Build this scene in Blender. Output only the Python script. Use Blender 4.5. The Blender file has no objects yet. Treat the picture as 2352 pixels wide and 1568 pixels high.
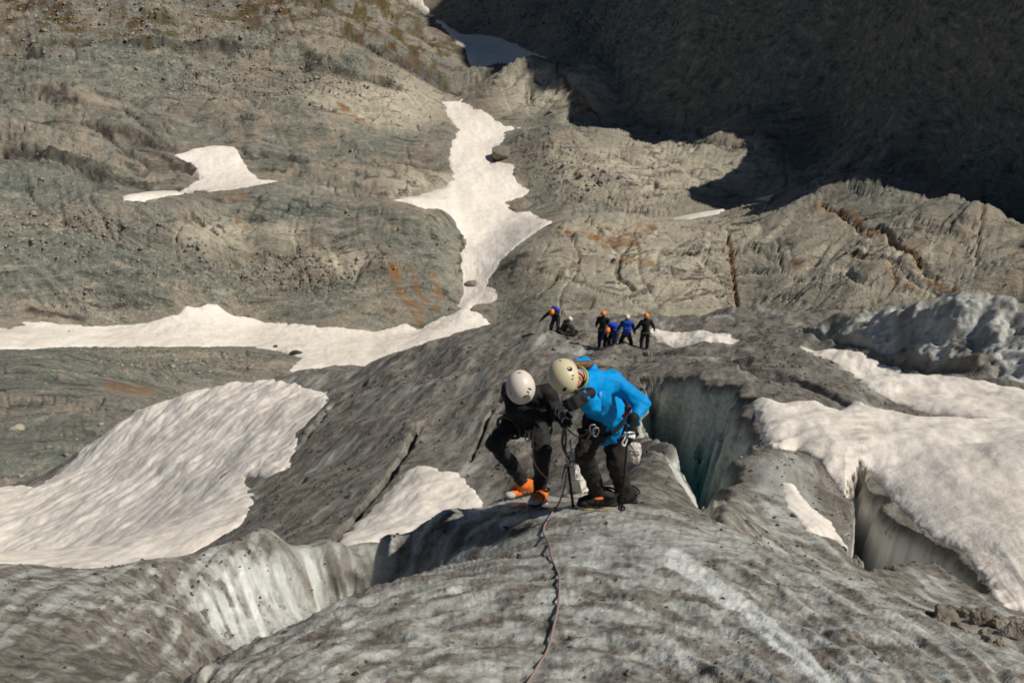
import bpy, bmesh, math, random, os
import numpy as np
from mathutils import Vector, Matrix, Quaternion

# ------------------------------------------------------------------ camera, sky, sun, exposure
scene = bpy.context.scene
COL = scene.collection
FPX, CXP, CYP, PITCH = 2308.0, 1176.0, 784.0, math.radians(30.0)

cam_data = bpy.data.cameras.new("camera")
cam = bpy.data.objects.new("camera", cam_data)
COL.objects.link(cam)
cam.location = (0, 0, 0)
cam.rotation_euler = (math.pi / 2 - PITCH, 0, 0)
cam_data.sensor_width = 36.0
cam_data.lens = 36.0 * FPX / 2352.0
cam_data.clip_start = 0.05
cam_data.clip_end = 5000
scene.camera = cam

SUN_AZ, SUN_EL = math.radians(97), math.radians(50)      # azimuth clockwise from the view direction
SUNV = np.array([math.cos(SUN_EL) * math.sin(SUN_AZ), math.cos(SUN_EL) * math.cos(SUN_AZ), math.sin(SUN_EL)])
world = bpy.data.worlds.new("World")
scene.world = world
world.use_nodes = True
wn = world.node_tree
wn.nodes.clear()
sky = wn.nodes.new("ShaderNodeTexSky")
sky.sky_type = 'NISHITA'
sky.sun_disc = False
sky.sun_elevation = SUN_EL
sky.sun_rotation = SUN_AZ
sky.altitude = 2300
bg = wn.nodes.new("ShaderNodeBackground")
bg.inputs[1].default_value = 0.05
wo = wn.nodes.new("ShaderNodeOutputWorld")
wn.links.new(sky.outputs[0], bg.inputs[0])
wn.links.new(bg.outputs[0], wo.inputs[0])

sun_data = bpy.data.lights.new("sun", 'SUN')
sun_data.energy = 4.5
sun_data.angle = math.radians(0.5)
sun_data.color = (1.0, 0.95, 0.87)
sun = bpy.data.objects.new("sun", sun_data)
COL.objects.link(sun)
sun.rotation_euler = Vector(SUNV).to_track_quat('Z', 'Y').to_euler()

scene.view_settings.view_transform = 'Standard'
scene.view_settings.look = 'None'
scene.view_settings.exposure = 0.0
scene.view_settings.gamma = 1.0
scene.render.engine = 'CYCLES'
scene.cycles.max_bounces = 4
scene.cycles.diffuse_bounces = 3
scene.cycles.filter_width = 1.8

rng = np.random.default_rng(7)
random.seed(7)

# ------------------------------------------------------------------ helpers: rays, noise, fields
SP, CP = math.sin(PITCH), math.cos(PITCH)


def pix_ray(px, py):
    """photo pixel (2352 x 1568) -> azimuth, slope z / horizontal range"""
    px = np.asarray(px, float); py = np.asarray(py, float)
    cx = (px - CXP) / FPX; cy = (CYP - py) / FPX
    dx = cx; dy = CP + cy * SP; dz = -SP + cy * CP
    h = np.hypot(dx, dy)
    return np.arctan2(dx, dy), dz / h


def at(px, py, r):
    """point seen at a photo pixel, r metres away horizontally"""
    a, s = pix_ray(px, py)
    return np.array([r * math.sin(a), r * math.cos(a), r * float(s)])


def project(x, y, z):
    f = y * CP - z * SP
    u = y * SP + z * CP
    return CXP + FPX * x / f, CYP - FPX * u / f


_ga = np.random.default_rng(11).uniform(0, 2 * math.pi, (256, 256))
_GX, _GY = np.cos(_ga).astype(np.float32).reshape(-1), np.sin(_ga).astype(np.float32).reshape(-1)


def pnoise(x, y, seed=0):
    x = np.asarray(x, np.float32); y = np.asarray(y, np.float32)
    xi = np.floor(x); yi = np.floor(y)
    fx = x - xi; fy = y - yi
    xi = xi.astype(np.int32) + (seed * 73) % 251; yi = yi.astype(np.int32) + (seed * 151) % 241
    x0 = (xi & 255) << 8; x1 = ((xi + 1) & 255) << 8; y0 = yi & 255; y1 = (yi + 1) & 255
    u = fx * fx * fx * (fx * (fx * 6 - 15) + 10); v = fy * fy * fy * (fy * (fy * 6 - 15) + 10)

    def g(i, dx, dy):
        return _GX[i] * dx + _GY[i] * dy
    n00 = g(x0 + y0, fx, fy); n10 = g(x1 + y0, fx - 1, fy)
    n01 = g(x0 + y1, fx, fy - 1); n11 = g(x1 + y1, fx - 1, fy - 1)
    a = n00 + u * (n10 - n00); b = n01 + u * (n11 - n01)
    return (a + v * (b - a)) * 1.4


def fbm(x, y, octv=4, seed=0, gain=0.5, lac=2.03):
    t = 0; amp = 1.0; tot = 0
    for o in range(octv):
        t = t + amp * pnoise(x, y, seed + o * 17); tot += amp
        amp *= gain; x = x * lac + 13.7; y = y * lac - 7.1
    return t / tot


def ridged(x, y, octv=4, seed=0, gain=0.5, lac=2.03):
    t = 0; amp = 1.0; tot = 0
    for o in range(octv):
        t = t + amp * (1 - 2 * np.abs(pnoise(x, y, seed + o * 17))); tot += amp
        amp *= gain; x = x * lac + 3.7; y = y * lac + 9.1
    return t / tot


def sstep(a, b, x):
    t = np.clip((x - a) / (b - a), 0, 1)
    return t * t * (3 - 2 * t)


class Field:
    """slope field S(azimuth, ln r): multiquadric fit through sight points, tabulated"""

    def __init__(self, pts, a0, a1, r0, r1, na, nr, c=0.07, reg=2e-4, smooth=0):
        P = np.array(pts, float)
        a, s = pix_ray(P[:, 0], P[:, 1])
        L = np.log(P[:, 2])
        n = len(P)
        d = np.hypot(a[:, None] - a[None], L[:, None] - L[None])
        K = np.sqrt(d * d + c * c)
        K -= np.eye(n) * reg * -1
        A = np.zeros((n + 3, n + 3)); A[:n, :n] = -K - np.eye(n) * reg
        A[:n, n] = 1; A[:n, n + 1] = a; A[:n, n + 2] = L
        A[n:, :n] = A[:n, n:].T
        w = np.linalg.solve(A, np.concatenate([s, np.zeros(3)]))
        self.a0, self.a1, self.l0, self.l1, self.na, self.nr = a0, a1, math.log(r0), math.log(r1), na, nr
        ga = np.linspace(a0, a1, na); gl = np.linspace(self.l0, self.l1, nr)
        G = np.zeros((na, nr))
        for i in range(na):
            dd = np.sqrt((ga[i] - a[None]) ** 2 + (gl[:, None] - L[None]) ** 2 + c * c)
            G[i] = -dd @ w[:n] + w[n] + w[n + 1] * ga[i] + w[n + 2] * gl
        for _ in range(smooth):
            G = np.pad(G, 1, mode='edge')
            G = (G[:-2] + 2 * G[1:-1] + G[2:])[:, 1:-1] / 4
            G = np.pad(G, ((0, 0), (1, 1)), mode='edge')
            G = (G[:, :-2] + 2 * G[:, 1:-1] + G[:, 2:]) / 4
        self.G = G

    def __call__(self, a, l):
        u = np.clip((a - self.a0) / (self.a1 - self.a0) * (self.na - 1), 0, self.na - 1.001)
        v = np.clip((l - self.l0) / (self.l1 - self.l0) * (self.nr - 1), 0, self.nr - 1.001)
        i = u.astype(int); j = v.astype(int); fu = u - i; fv = v - j
        G = self.G
        return ((G[i, j] * (1 - fv) + G[i, j + 1] * fv) * (1 - fu) + (G[i + 1, j] * (1 - fv) + G[i + 1, j + 1] * fv) * fu)


def cast(F, px, py, rmin=None, rmax=None):
    """first hit of the sight ray through a photo pixel with the field -> (azimuth, ln r)"""
    a, s = pix_ray(px, py)
    l = np.linspace(math.log(rmin) if rmin else F.l0, math.log(rmax) if rmax else F.l1, 4000)
    S = F(np.full_like(l, float(a)), l)
    k = np.where(S >= float(s))[0]
    if len(k) == 0:
        k = [int(np.argmax(S))]
    return float(a), float(l[k[0]])


def hit(F, px, py, rmin=None, rmax=None):
    a, l = cast(F, px, py, rmin, rmax)
    r = math.exp(l)
    return np.array([r * math.sin(a), r * math.cos(a), r * float(F(np.array([a]), np.array([l]))[0])])


def resample(poly, step):
    poly = np.asarray(poly, float); out = []
    n = len(poly)
    for i in range(n):
        p, q = poly[i], poly[(i + 1) % n]
        k = max(1, int(np.hypot(*(q - p)) / step))
        for j in range(k):
            out.append(p + (q - p) * j / k)
    return np.array(out)


def sd_poly(x, y, poly, clip=None):
    """signed distance, positive inside"""
    x = np.asarray(x, np.float32); y = np.asarray(y, np.float32)
    best = np.full(x.shape, 1e9, np.float32); ins = np.zeros(x.shape, bool)
    n = len(poly)
    for i in range(n):
        x0, y0 = poly[i]; x1, y1 = poly[(i + 1) % n]
        ex, ey = x1 - x0, y1 - y0
        L2 = ex * ex + ey * ey + 1e-12
        t = np.clip(((x - x0) * ex + (y - y0) * ey) / L2, 0, 1)
        d = (x - x0 - t * ex) ** 2 + (y - y0 - t * ey) ** 2
        best = np.minimum(best, d)
        c = ((y0 <= y) & (y < y1)) | ((y1 <= y) & (y < y0))
        if c.any():
            xi = x0 + (y - y0) / (ey if ey != 0 else 1e-12) * ex
            ins ^= c & (x < xi)
    d = np.sqrt(best)
    return np.where(ins, d, -d)


def sd_line(x, y, line):
    best = np.full(x.shape, 1e9, np.float32)
    for i in range(len(line) - 1):
        x0, y0 = line[i][:2]; x1, y1 = line[i + 1][:2]
        ex, ey = x1 - x0, y1 - y0
        t = np.clip(((x - x0) * ex + (y - y0) * ey) / (ex * ex + ey * ey + 1e-12), 0, 1)
        best = np.minimum(best, (x - x0 - t * ex) ** 2 + (y - y0 - t * ey) ** 2)
    return np.sqrt(best)


def poly_on(F, pts, rmin=None, rmax=None, step=12):
    """photo outline laid on a surface -> polygon in (azimuth, ln r)"""
    P = resample(pts, step)
    return np.array([cast(F, p[0], p[1], rmin, rmax) for p in P])


# ------------------------------------------------------------------ node material helpers
def new_mat(name):
    m = bpy.data.materials.new(name)
    m.use_nodes = True
    nt = m.node_tree
    nt.nodes.clear()
    out = nt.nodes.new("ShaderNodeOutputMaterial")
    p = nt.nodes.new("ShaderNodeBsdfPrincipled")
    nt.links.new(p.outputs[0], out.inputs[0])
    return m, nt, p


def N(nt, t, **kw):
    n = nt.nodes.new(t)
    for k, v in kw.items():
        setattr(n, k, v)
    return n


def setin(nt, sock, v):
    if isinstance(v, bpy.types.NodeSocket):
        nt.links.new(v, sock)
    elif isinstance(v, (tuple, list)):
        sock.default_value = (*v, 1.0) if (len(v) == 3 and len(sock.default_value) == 4) else v
    else:
        sock.default_value = v


def mix(nt, f, a, b, mode='MIX'):
    n = N(nt, "ShaderNodeMix", data_type='RGBA', blend_type=mode)
    n.clamp_factor = True
    setin(nt, n.inputs[0], f); setin(nt, n.inputs[6], a); setin(nt, n.inputs[7], b)
    return n.outputs[2]


def mth(nt, op, a, b=0.0, c=0.0, clamp=False):
    n = N(nt, "ShaderNodeMath", operation=op, use_clamp=clamp)
    setin(nt, n.inputs[0], a); setin(nt, n.inputs[1], b); setin(nt, n.inputs[2], c)
    return n.outputs[0]


def ramp(nt, f, lo, hi, a=0.0, b=1.0):
    n = N(nt, "ShaderNodeMapRange", interpolation_type='SMOOTHSTEP')
    setin(nt, n.inputs[0], f)
    n.inputs[1].default_value = lo; n.inputs[2].default_value = hi
    n.inputs[3].default_value = a; n.inputs[4].default_value = b
    return n.outputs[0]


def noise(nt, vec, scale, detail=4, rough=0.55, dist=0.0):
    n = N(nt, "ShaderNodeTexNoise")
    setin(nt, n.inputs['Vector'], vec)
    n.inputs['Scale'].default_value = scale; n.inputs['Detail'].default_value = detail
    n.inputs['Roughness'].default_value = rough; n.inputs['Distortion'].default_value = dist
    return n.outputs[0]


def mapping(nt, vec, scale=(1, 1, 1), rot=(0, 0, 0)):
    n = N(nt, "ShaderNodeMapping")
    setin(nt, n.inputs[0], vec)
    n.inputs['Scale'].default_value = scale; n.inputs['Rotation'].default_value = rot
    return n.outputs[0]


def attr(nt, name):
    n = N(nt, "ShaderNodeAttribute", attribute_name=name)
    s = N(nt, "ShaderNodeSeparateColor")
    nt.links.new(n.outputs['Color'], s.inputs[0])
    return s.outputs[0], s.outputs[1], s.outputs[2]


def bump(nt, p, h, strength, dist):
    n = N(nt, "ShaderNodeBump")
    n.inputs['Strength'].default_value = strength
    n.inputs['Distance'].default_value = dist
    setin(nt, n.inputs['Height'], h)
    nt.links.new(n.outputs[0], p.inputs['Normal'])


def obj_from_grid(name, X, Y, Z, mat, keep=None, attrs=None, uv=None, smooth=True):
    na, nr = X.shape
    idx = np.arange(na * nr).reshape(na, nr)
    q = np.stack([idx[:-1, :-1], idx[1:, :-1], idx[1:, 1:], idx[:-1, 1:]], -1).reshape(-1, 4)
    co = np.stack([X, Y, Z], -1).reshape(-1, 3).astype(np.float32)
    if keep is not None:
        k = keep.reshape(-1)
        q = q[k[q].any(1)]
        used = np.zeros(len(co), bool); used[q.reshape(-1)] = True
        remap = np.cumsum(used) - 1
        q = remap[q]
        co = co[used]
    else:
        used = np.ones(len(co), bool)
    me = bpy.data.meshes.new(name)
    me.vertices.add(len(co)); me.vertices.foreach_set("co", co.reshape(-1))
    me.loops.add(q.size); me.loops.foreach_set("vertex_index", q.reshape(-1).astype(np.int32))
    me.polygons.add(len(q)); me.polygons.foreach_set("loop_start", np.arange(0, q.size, 4, dtype=np.int32))
    me.update(calc_edges=True)
    if smooth:
        me.polygons.foreach_set("use_smooth", np.ones(len(q), bool))
    if attrs:
        for k_, ch in attrs.items():
            at_ = me.color_attributes.new(k_, 'FLOAT_COLOR', 'POINT')
            c = np.ones((len(co), 4), np.float32)
            for i_, v in enumerate(ch):
                c[:, i_] = np.broadcast_to(v, X.shape).reshape(-1)[used]
            at_.data.foreach_set("color", c.reshape(-1))
    if uv is not None:
        at_ = me.attributes.new("flow", 'FLOAT_VECTOR', 'POINT')
        c = np.zeros((len(co), 3), np.float32)
        c[:, 0] = uv[0].reshape(-1)[used]; c[:, 1] = uv[1].reshape(-1)[used]
        at_.data.foreach_set("vector", c.reshape(-1))
    me.materials.append(mat)
    o = bpy.data.objects.new(name, me)
    COL.objects.link(o)
    return o


def structure(o, label=None, kind="structure", cat=None):
    o["kind"] = kind
    if label:
        o["label"] = label
    if cat:
        o["category"] = cat
    return o


def fan(S_dense, ga, gl, nrow, blur=31, extra=0.25):
    """rows of a column spread by how much of the view they take; returns ln r per (column, row)"""
    ang = np.arctan(S_dense)
    m = np.abs(np.diff(ang, axis=1)) + extra * np.abs(np.diff(gl))[None] * np.cos(ang[:, 1:]) * 0.3
    m = np.minimum(m, np.percentile(m, 97, axis=1, keepdims=True))
    for _ in range(3):
        mp = np.pad(m, ((blur // 2, blur // 2), (0, 0)), mode='edge')
        cs = np.cumsum(np.vstack([np.zeros((1, m.shape[1])), mp]), axis=0)
        m = (cs[blur:] - cs[:-blur]) / blur
        # and a little along the column
        mp = np.pad(m, ((0, 0), (6, 6)), mode='edge')
        cs = np.cumsum(np.hstack([np.zeros((m.shape[0], 1)), mp]), axis=1)
        m = (cs[:, 13:] - cs[:, :-13]) / 13
    c = np.concatenate([np.zeros((len(ga), 1)), np.cumsum(m, axis=1)], 1)
    c /= c[:, -1:]
    t = np.linspace(0, 1, nrow)
    out = np.empty((len(ga), nrow))
    for i in range(len(ga)):
        out[i] = np.interp(t, c[i], gl)
    return out


RAD = math.radians
# ------------------------------------------------------------------ glacier ice: sight points (px, py, range)
GL = [
    # foreground dome, under the camera
    (1176, 2498, .9), (300, 2498, .9), (2050, 2498, .9), (1176, 1568, 2.75), (700, 1568, 2.7), (1600, 1568, 2.75), (2000, 1568, 2.9), (2352, 1568, 3.5),
    (1176, 1400, 3.6), (1300, 1300, 4.3), (1550, 1300, 4.3), (1500, 1420, 3.5), (1750, 1400, 3.75), (1900, 1450, 3.6), (1000, 1400, 3.65), (800, 1480, 3.2),
    (2600, 1640, 3.5), (2900, 1750, 3.4),
    # upper crest
    (866, 1245, 6.5), (900, 1222, 6.6), (1000, 1195, 6.45), (1150, 1175, 6.3), (1300, 1163, 6.2), (1420, 1165, 6.2), (1550, 1180, 6.2), (1680, 1212, 6.4),
    (1800, 1275, 5.9), (1950, 1345, 5.4), (2100, 1405, 5.0), (2250, 1472, 4.7), (2352, 1512, 4.5), (2600, 1600, 4.2),
    # lower crest on the left and the gully behind it
    (420, 1568, 3.0), (500, 1520, 3.5), (600, 1472, 3.9), (750, 1400, 4.3), (890, 1342, 4.6), (1000, 1308, 4.8), (1100, 1290, 4.9),
    (1000, 1380, 5.5), (890, 1420, 5.4), (980, 1290, 6.25), (890, 1330, 6.35), (1080, 1270, 5.9),
    # behind the crest
    (900, 1330, 8.5), (1000, 1290, 8.5), (1150, 1260, 8.5), (1300, 1235, 8.5), (1000, 1310, 11), (1200, 1270, 12), (1300, 1200, 12), (1000, 1260, 14.5), (1150, 1220, 14.5),
    (800, 1380, 9), (1250, 1150, 15), (838, 1400, 6.5), (845, 1375, 6.25), (848, 1410, 7.1), (790, 1430, 6.4), (800, 1430, 7.6), (1120, 1166, 6.7), (1160, 1146, 6.8), (1195, 1138, 6.9), (1225, 1135, 6.95), (1250, 1150, 6.7), (1300, 1158, 6.6), (1160, 1190, 7.4), (1225, 1180, 7.6),
    # pedestal right of the climbers
    (1430, 1110, 7.4), (1480, 1060, 8.5), (1500, 1036, 9.2), (1560, 1100, 8.2), (1600, 1160, 7.5), (1400, 1140, 7.0),
    # left shelf
    (0, 1568, 5), (200, 1568, 5.2), (380, 1540, 5.6), (-300, 1568, 5), (0, 1430, 6.6), (200, 1430, 6.9), (400, 1400, 7.6), (0, 1300, 9), (-300, 1310, 9), (200, 1310, 9.3),
    (400, 1295, 9.8), (520, 1275, 10.3), (650, 1260, 10.8), (780, 1247, 11.4), (860, 1255, 12),
    (450, 1440, 8.2), (520, 1500, 8.7), (600, 1400, 9.9), (600, 1475, 9.3), (700, 1380, 10.7), (740, 1340, 11.0), (860, 1300, 11.7),
    (500, 1610, 4.7), (600, 1600, 5.6), (750, 1530, 6.5), (600, 1600, 7.2), (750, 1480, 8.5), (500, 1620, 6.3), (-200, 1900, 3), (200, 1900, 3.2),
    # behind the left shelf
    (200, 1330, 10.6), (400, 1316, 11), (520, 1300, 11.4), (650, 1285, 11.9), (780, 1270, 12.6), (0, 1325, 10.4),
    (0, 1345, 12), (300, 1340, 13), (600, 1300, 14), (780, 1275, 14.5), (0, 1335, 20), (300, 1320, 18), (-300, 1345, 13), (-300, 1330, 22),
    # left snow hollow and its outer edge
    (0, 1292, 36), (200, 1292, 30), (400, 1288, 20), (500, 1265, 18.5), (0, 1200, 44), (200, 1150, 42), (120, 1105, 55), (0, 1120, 57), (160, 1050, 57), (300, 950, 57),
    (450, 905, 55), (600, 888, 52), (750, 905, 45), (400, 1100, 38), (560, 1080, 32), (600, 1150, 25), (660, 1060, 30), (700, 960, 38), (300, 1220, 33), (-300, 1200, 46), (-300, 1140, 58),
    (100, 1170, 66), (160, 1110, 68), (300, 1020, 68), (450, 970, 68), (600, 940, 66), (-300, 1200, 68), (300, 1050, 49), (450, 990, 46),
    # dirty ice hump
    (780, 1240, 16), (900, 1170, 18.5), (960, 1072, 21.5), (1050, 1110, 19.5), (1110, 1165, 17.5), (820, 1180, 19), (700, 1215, 18.8), (850, 1050, 26), (760, 1000, 31), (860, 900, 37),
    (950, 960, 29), (1000, 870, 36), (1100, 1000, 25), (1100, 900, 31), (1100, 800, 38.5), (1120, 757, 44), (1200, 745, 43), (1180, 1090, 20), (1250, 1090, 19), (1250, 1000, 24),
    (1250, 900, 27.5), (1250, 820, 33), (1280, 772, 38.8), (1290, 740, 42), (1390, 800, 36.5), (1440, 807, 36), (1480, 805, 36), (1400, 745, 41), (1350, 900, 26), (1400, 850, 29.5), (1500, 850, 27),
    (1500, 757, 40.5), (700, 862, 51), (860, 842, 49), (1000, 797, 48), (640, 1130, 25),
    (700, 920, 62), (860, 890, 62), (1000, 860, 62), (1120, 810, 62), (1300, 795, 60), (1500, 805, 60), (1700, 780, 66), (1900, 775, 66),
    # right half
    (1600, 760, 41), (1700, 785, 37.5), (1550, 748, 45), (1700, 727, 54), (1850, 722, 52), (1800, 750, 43),
    (1550, 835, 30), (1600, 855, 25), (1640, 820, 31), (1700, 870, 22), (1780, 830, 29), (1760, 915, 19.5), (1900, 860, 26), (1850, 800, 33), (1900, 915, 21), (1960, 930, 19.5),
    # serac
    (1900, 792, 32), (1960, 803, 30.5), (2050, 832, 29), (2150, 858, 27), (2352, 896, 24.5), (2000, 750, 32), (2120, 712, 30.5), (2250, 728, 29.5), (2352, 757, 28), (1920, 742, 36),
    (2120, 780, 38), (2352, 820, 36), (2250, 800, 37), (2000, 790, 42), (2600, 930, 24), (2600, 800, 28), (2600, 860, 36),
    # snow band and slab
    (2100, 900, 24), (2300, 950, 20.5), (2150, 965, 19.5), (2000, 950, 20), (1750, 950, 18), (1800, 1000, 16), (1850, 960, 18), (2000, 1000, 17), (2200, 1050, 15.5), (2352, 1050, 15),
    (2352, 1250, 11.5), (2352, 1400, 9.6), (2250, 1280, 11), (2100, 1190, 12.6), (2000, 1090, 14.2), (1930, 1130, 13.2), (1900, 1060, 14.5), (1760, 1040, 13.6), (2600, 1100, 15), (2600, 1400, 10),
    # ice hump between the two crevasses
    (1720, 1090, 12), (1800, 1060, 12.8), (1850, 1110, 12), (1920, 1180, 11), (1700, 1185, 9.6), (1760, 1150, 10.4), (1850, 1200, 10), (1960, 1320, 8.6), (1900, 1260, 9.2), (1750, 1210, 8.8), (1850, 1290, 8.2),
    (1720, 1255, 7.9), (2000, 1350, 8), (2100, 1380, 8.3), (2200, 1390, 8.8), (2300, 1395, 9.3), (2280, 1430, 7.5), (2352, 1450, 7.2), (1900, 1400, 6.7), (2100, 1450, 6.1), (2250, 1510, 5.7), (2352, 1550, 5.6), (2600, 1620, 5.5),
]
AG0, AG1 = RAD(-46), RAD(46)
ICE0 = Field(GL, AG0, AG1, 0.85, 70, 420, 1100, c=0.02, smooth=8)

# crevasses: outline of the opening as seen, depth, width of the rounded lip
CREV = [
    ([(1440, 930), (1470, 885), (1530, 872), (1600, 870), (1660, 880), (1720, 905), (1738, 940), (1745, 990), (1762, 1030), (1715, 1060), (1690, 1110), (1690, 1160), (1672, 1202), (1640, 1198),
      (1600, 1165), (1560, 1100), (1530, 1050), (1510, 1025), (1480, 1020), (1440, 1000)], 9.0, 0.55, None),
    ([(1968, 1075), (1990, 1082), (2000, 1120), (2035, 1150), (2085, 1195), (2150, 1240), (2225, 1300), (2296, 1386), (2225, 1345), (2150, 1300), (2095, 1285), (2050, 1300), (1990, 1325), (1966, 1285), (1938, 1195), (1945, 1150)], 3.2, 0.15, None),
    ([(738, 1385), (768, 1350), (820, 1312), (872, 1296), (898, 1310), (898, 1400), (760, 1440)], 7.0, 0.15, 9.3),
    ([(1690, 1196), (1704, 1190), (1720, 1205), (1716, 1232), (1694, 1230)], 2.5, 0.25, 7.5),
]
CREV = [(poly_on(ICE0, c, rmin=rm), d, w) for c, d, w, rm in CREV]


def ice_cut(a, l):
    r = np.exp(l)
    cut = np.zeros(a.shape); rim = np.full(a.shape, 9.0)
    jag = fbm(a * 60, l * 60, 3, 91) * 0.009 + fbm(a * 14, l * 14, 2, 93) * 0.03
    for poly, d, w in CREV:
        lo = poly.min(0) - 0.25; hi = poly.max(0) + 0.25
        m = (a > lo[0]) & (a < hi[0]) & (l > lo[1]) & (l < hi[1])
        if not m.any():
            continue
        sd = (sd_poly(a[m], l[m], poly) + jag[m]) * r[m]
        t = np.clip(sd / w, 0, None)
        f = np.where(t < 1, 0.22 * t * t, np.minimum(0.22 + (t - 1) * 0.55, 1))
        cut[m] = np.maximum(cut[m], d * f)
        rim[m] = np.minimum(rim[m], np.abs(sd))
    return cut, rim


def ice_z(a, l):
    r = np.exp(l)
    c, _ = ice_cut(a, l)
    return ICE0(a, l) * r - c


# ------------------------------------------------------------------ bedrock: sight points
BR = [
    # lower left rock
    (-300, 1150, 58), (0, 1115, 60), (100, 1112, 60), (160, 1045, 66), (300, 935, 82), (600, 865, 104), (0, 950, 84), (0, 800, 116), (350, 800, 117), (650, 830, 110), (-300, 800, 112), (300, 860, 98),
    # snow tongue floor
    (0, 770, 123), (400, 770, 124), (700, 800, 118), (850, 820, 114), (1000, 770, 121), (1080, 720, 128), (1100, 650, 135), (1090, 540, 150), (1150, 430, 169), (1090, 330, 187), (1050, 240, 205),
    (700, 1000, 90), (1000, 900, 98), (1400, 850, 104), (2000, 850, 100), (2600, 850, 95), (420, 705, 130),
    # left lower slab
    (-300, 745, 128), (0, 745, 129), (300, 740, 129), (600, 735, 130), (870, 752, 127), (970, 745, 128), (1050, 690, 132),
    (0, 600, 136), (300, 600, 137), (500, 600, 137), (700, 600, 137), (950, 600, 135.5), (880, 620, 134), (1000, 570, 138), (1045, 560, 144),
    (0, 420, 152), (200, 430, 150), (400, 455, 148), (600, 435, 150), (800, 450, 150), (1000, 485, 149), (300, 520, 141), (700, 510, 142),
    (500, 430, 164), (450, 370, 172), (550, 370, 172), (300, 440, 158), (850, 452, 162),
    # left upper slab
    (0, 390, 160), (300, 400, 166), (150, 300, 178), (650, 400, 168), (800, 440, 165), (1000, 420, 166), (600, 300, 183), (900, 300, 182), (1030, 300, 186), (300, 220, 196), (600, 190, 198), (900, 200, 200),
    (1000, 210, 208), (0, 200, 200), (0, 110, 216), (400, 110, 214), (700, 95, 212), (900, 150, 208), (0, 0, 246), (500, 0, 240), (850, 0, 245), (1050, 180, 222), (1070, 120, 232), (-300, 300, 180), (-300, 0, 250),
    # upper gully and snow
    (1100, 155, 228), (1180, 130, 240), (1000, 60, 275), (930, 10, 295),
    # right slabs
    (1150, 740, 126), (1700, 735, 122), (2300, 735, 114), (1180, 600, 134), (1400, 600, 131), (1800, 600, 128), (2300, 650, 117), (1300, 510, 142), (1600, 505, 142), (1700, 490, 142), (1950, 395, 147), (2120, 430, 142), (2260, 480, 134), (2352, 560, 126),
    (1250, 500, 150), (1600, 490, 152), (1780, 455, 158), (1300, 440, 165), (1700, 450, 162), (1200, 440, 168), (1300, 380, 170), (1600, 380, 168), (1300, 300, 178), (1700, 315, 174), (1780, 330, 174), (1800, 420, 164), (1200, 310, 182),
    (1150, 350, 180), (1200, 290, 196), (1350, 280, 194), (1150, 200, 205), (1350, 200, 202), (1120, 165, 216), (1280, 145, 216), (1500, 230, 200),
    # right wall
    (1600, 285, 192), (1900, 350, 176), (2150, 400, 158), (2352, 430, 146), (1450, 80, 222), (1600, 100, 207), (1600, 0, 216), (2000, 200, 174), (2000, 0, 184), (2352, 200, 150), (2352, 0, 158), (1300, 0, 250), (1150, 40, 268),
    (2600, 450, 138), (2600, 0, 148), (2700, 650, 112),
    (1600, -400, 240), (2000, -400, 198), (2352, -400, 168), (2700, -400, 150), (1300, -400, 290), (1000, -300, 340),
    # beyond the top of the frame
    (0, -300, 300), (500, -300, 300), (-400, -400, 310), (0, -600, 500), (600, -600, 520), (1100, -600, 520), (-500, -700, 500),
]
AB0, AB1 = RAD(-38), RAD(62)


ROCK0 = Field(BR, AB0, AB1, 46, 700, 420, 620, c=0.02, smooth=3)

# the mountain on the right, out of frame: its crest stands where the shade line on the slabs asks for it
SHADE = [(1040, -40), (1085, 130), (1200, 165), (1290, 200), (1420, 265), (1640, 300), (1810, 312), (1880, 345), (1950, 375), (2060, 385), (2170, 410), (2280, 450), (2345, 520), (2430, 640)]
_q = np.array([hit(ROCK0, x, y) for x, y in SHADE])
_c = _q + 185.0 * SUNV[None]
_o = np.argsort(_c[:, 1])
CREST = _c[_o]
CREST = np.vstack([[CREST[0, 0] + 60, CREST[0, 1] - 70, CREST[0, 2] - 190], [CREST[0, 0] + 12, CREST[0, 1] - 16, CREST[0, 2] - 40], CREST,
                   [CREST[-1, 0] - 10, CREST[-1, 1] + 60, CREST[-1, 2] + 20], [CREST[-1, 0] - 10, 720, CREST[-1, 2] + 60]])


def rock_z(a, l):
    r = np.exp(l)
    x = r * np.sin(a); y = r * np.cos(a)
    z = ROCK0(a, l) * r
    xc = np.interp(y, CREST[:, 1], CREST[:, 0]); zc = np.interp(y, CREST[:, 1], CREST[:, 2])
    d = x - xc
    rd = zc - np.where(d < 0, -1.5 * d, 1.1 * d)
    z = np.minimum(z, np.maximum(zc - 9 + 1.2 * np.minimum(d, 0), -56) + 120 * (1 - sstep(-135, -88, d)))
    z = np.where(d > 0, np.minimum(z, rd), z)
    return np.maximum(z, rd)


# ------------------------------------------------------------------ relief
def blob(px, py, cx, cy, rx, ry, soft=0.5):
    d = np.hypot((px - cx) / rx, (py - cy) / ry)
    return 1 - sstep(1 - soft, 1 + soft, d)


def ice_flow(a, l, x, y):
    ap = a - 0.03
    g = l + 2.4 * ap * ap
    un, vn = ap * 4.5, g * 4.5
    k = 0.22
    um, vm = (x * 0.22 + y * 0.975) * k, (x * 0.975 - y * 0.22) * k
    w = sstep(math.log(9.0), math.log(13), l)
    return um, vm, w, un, vn


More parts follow.
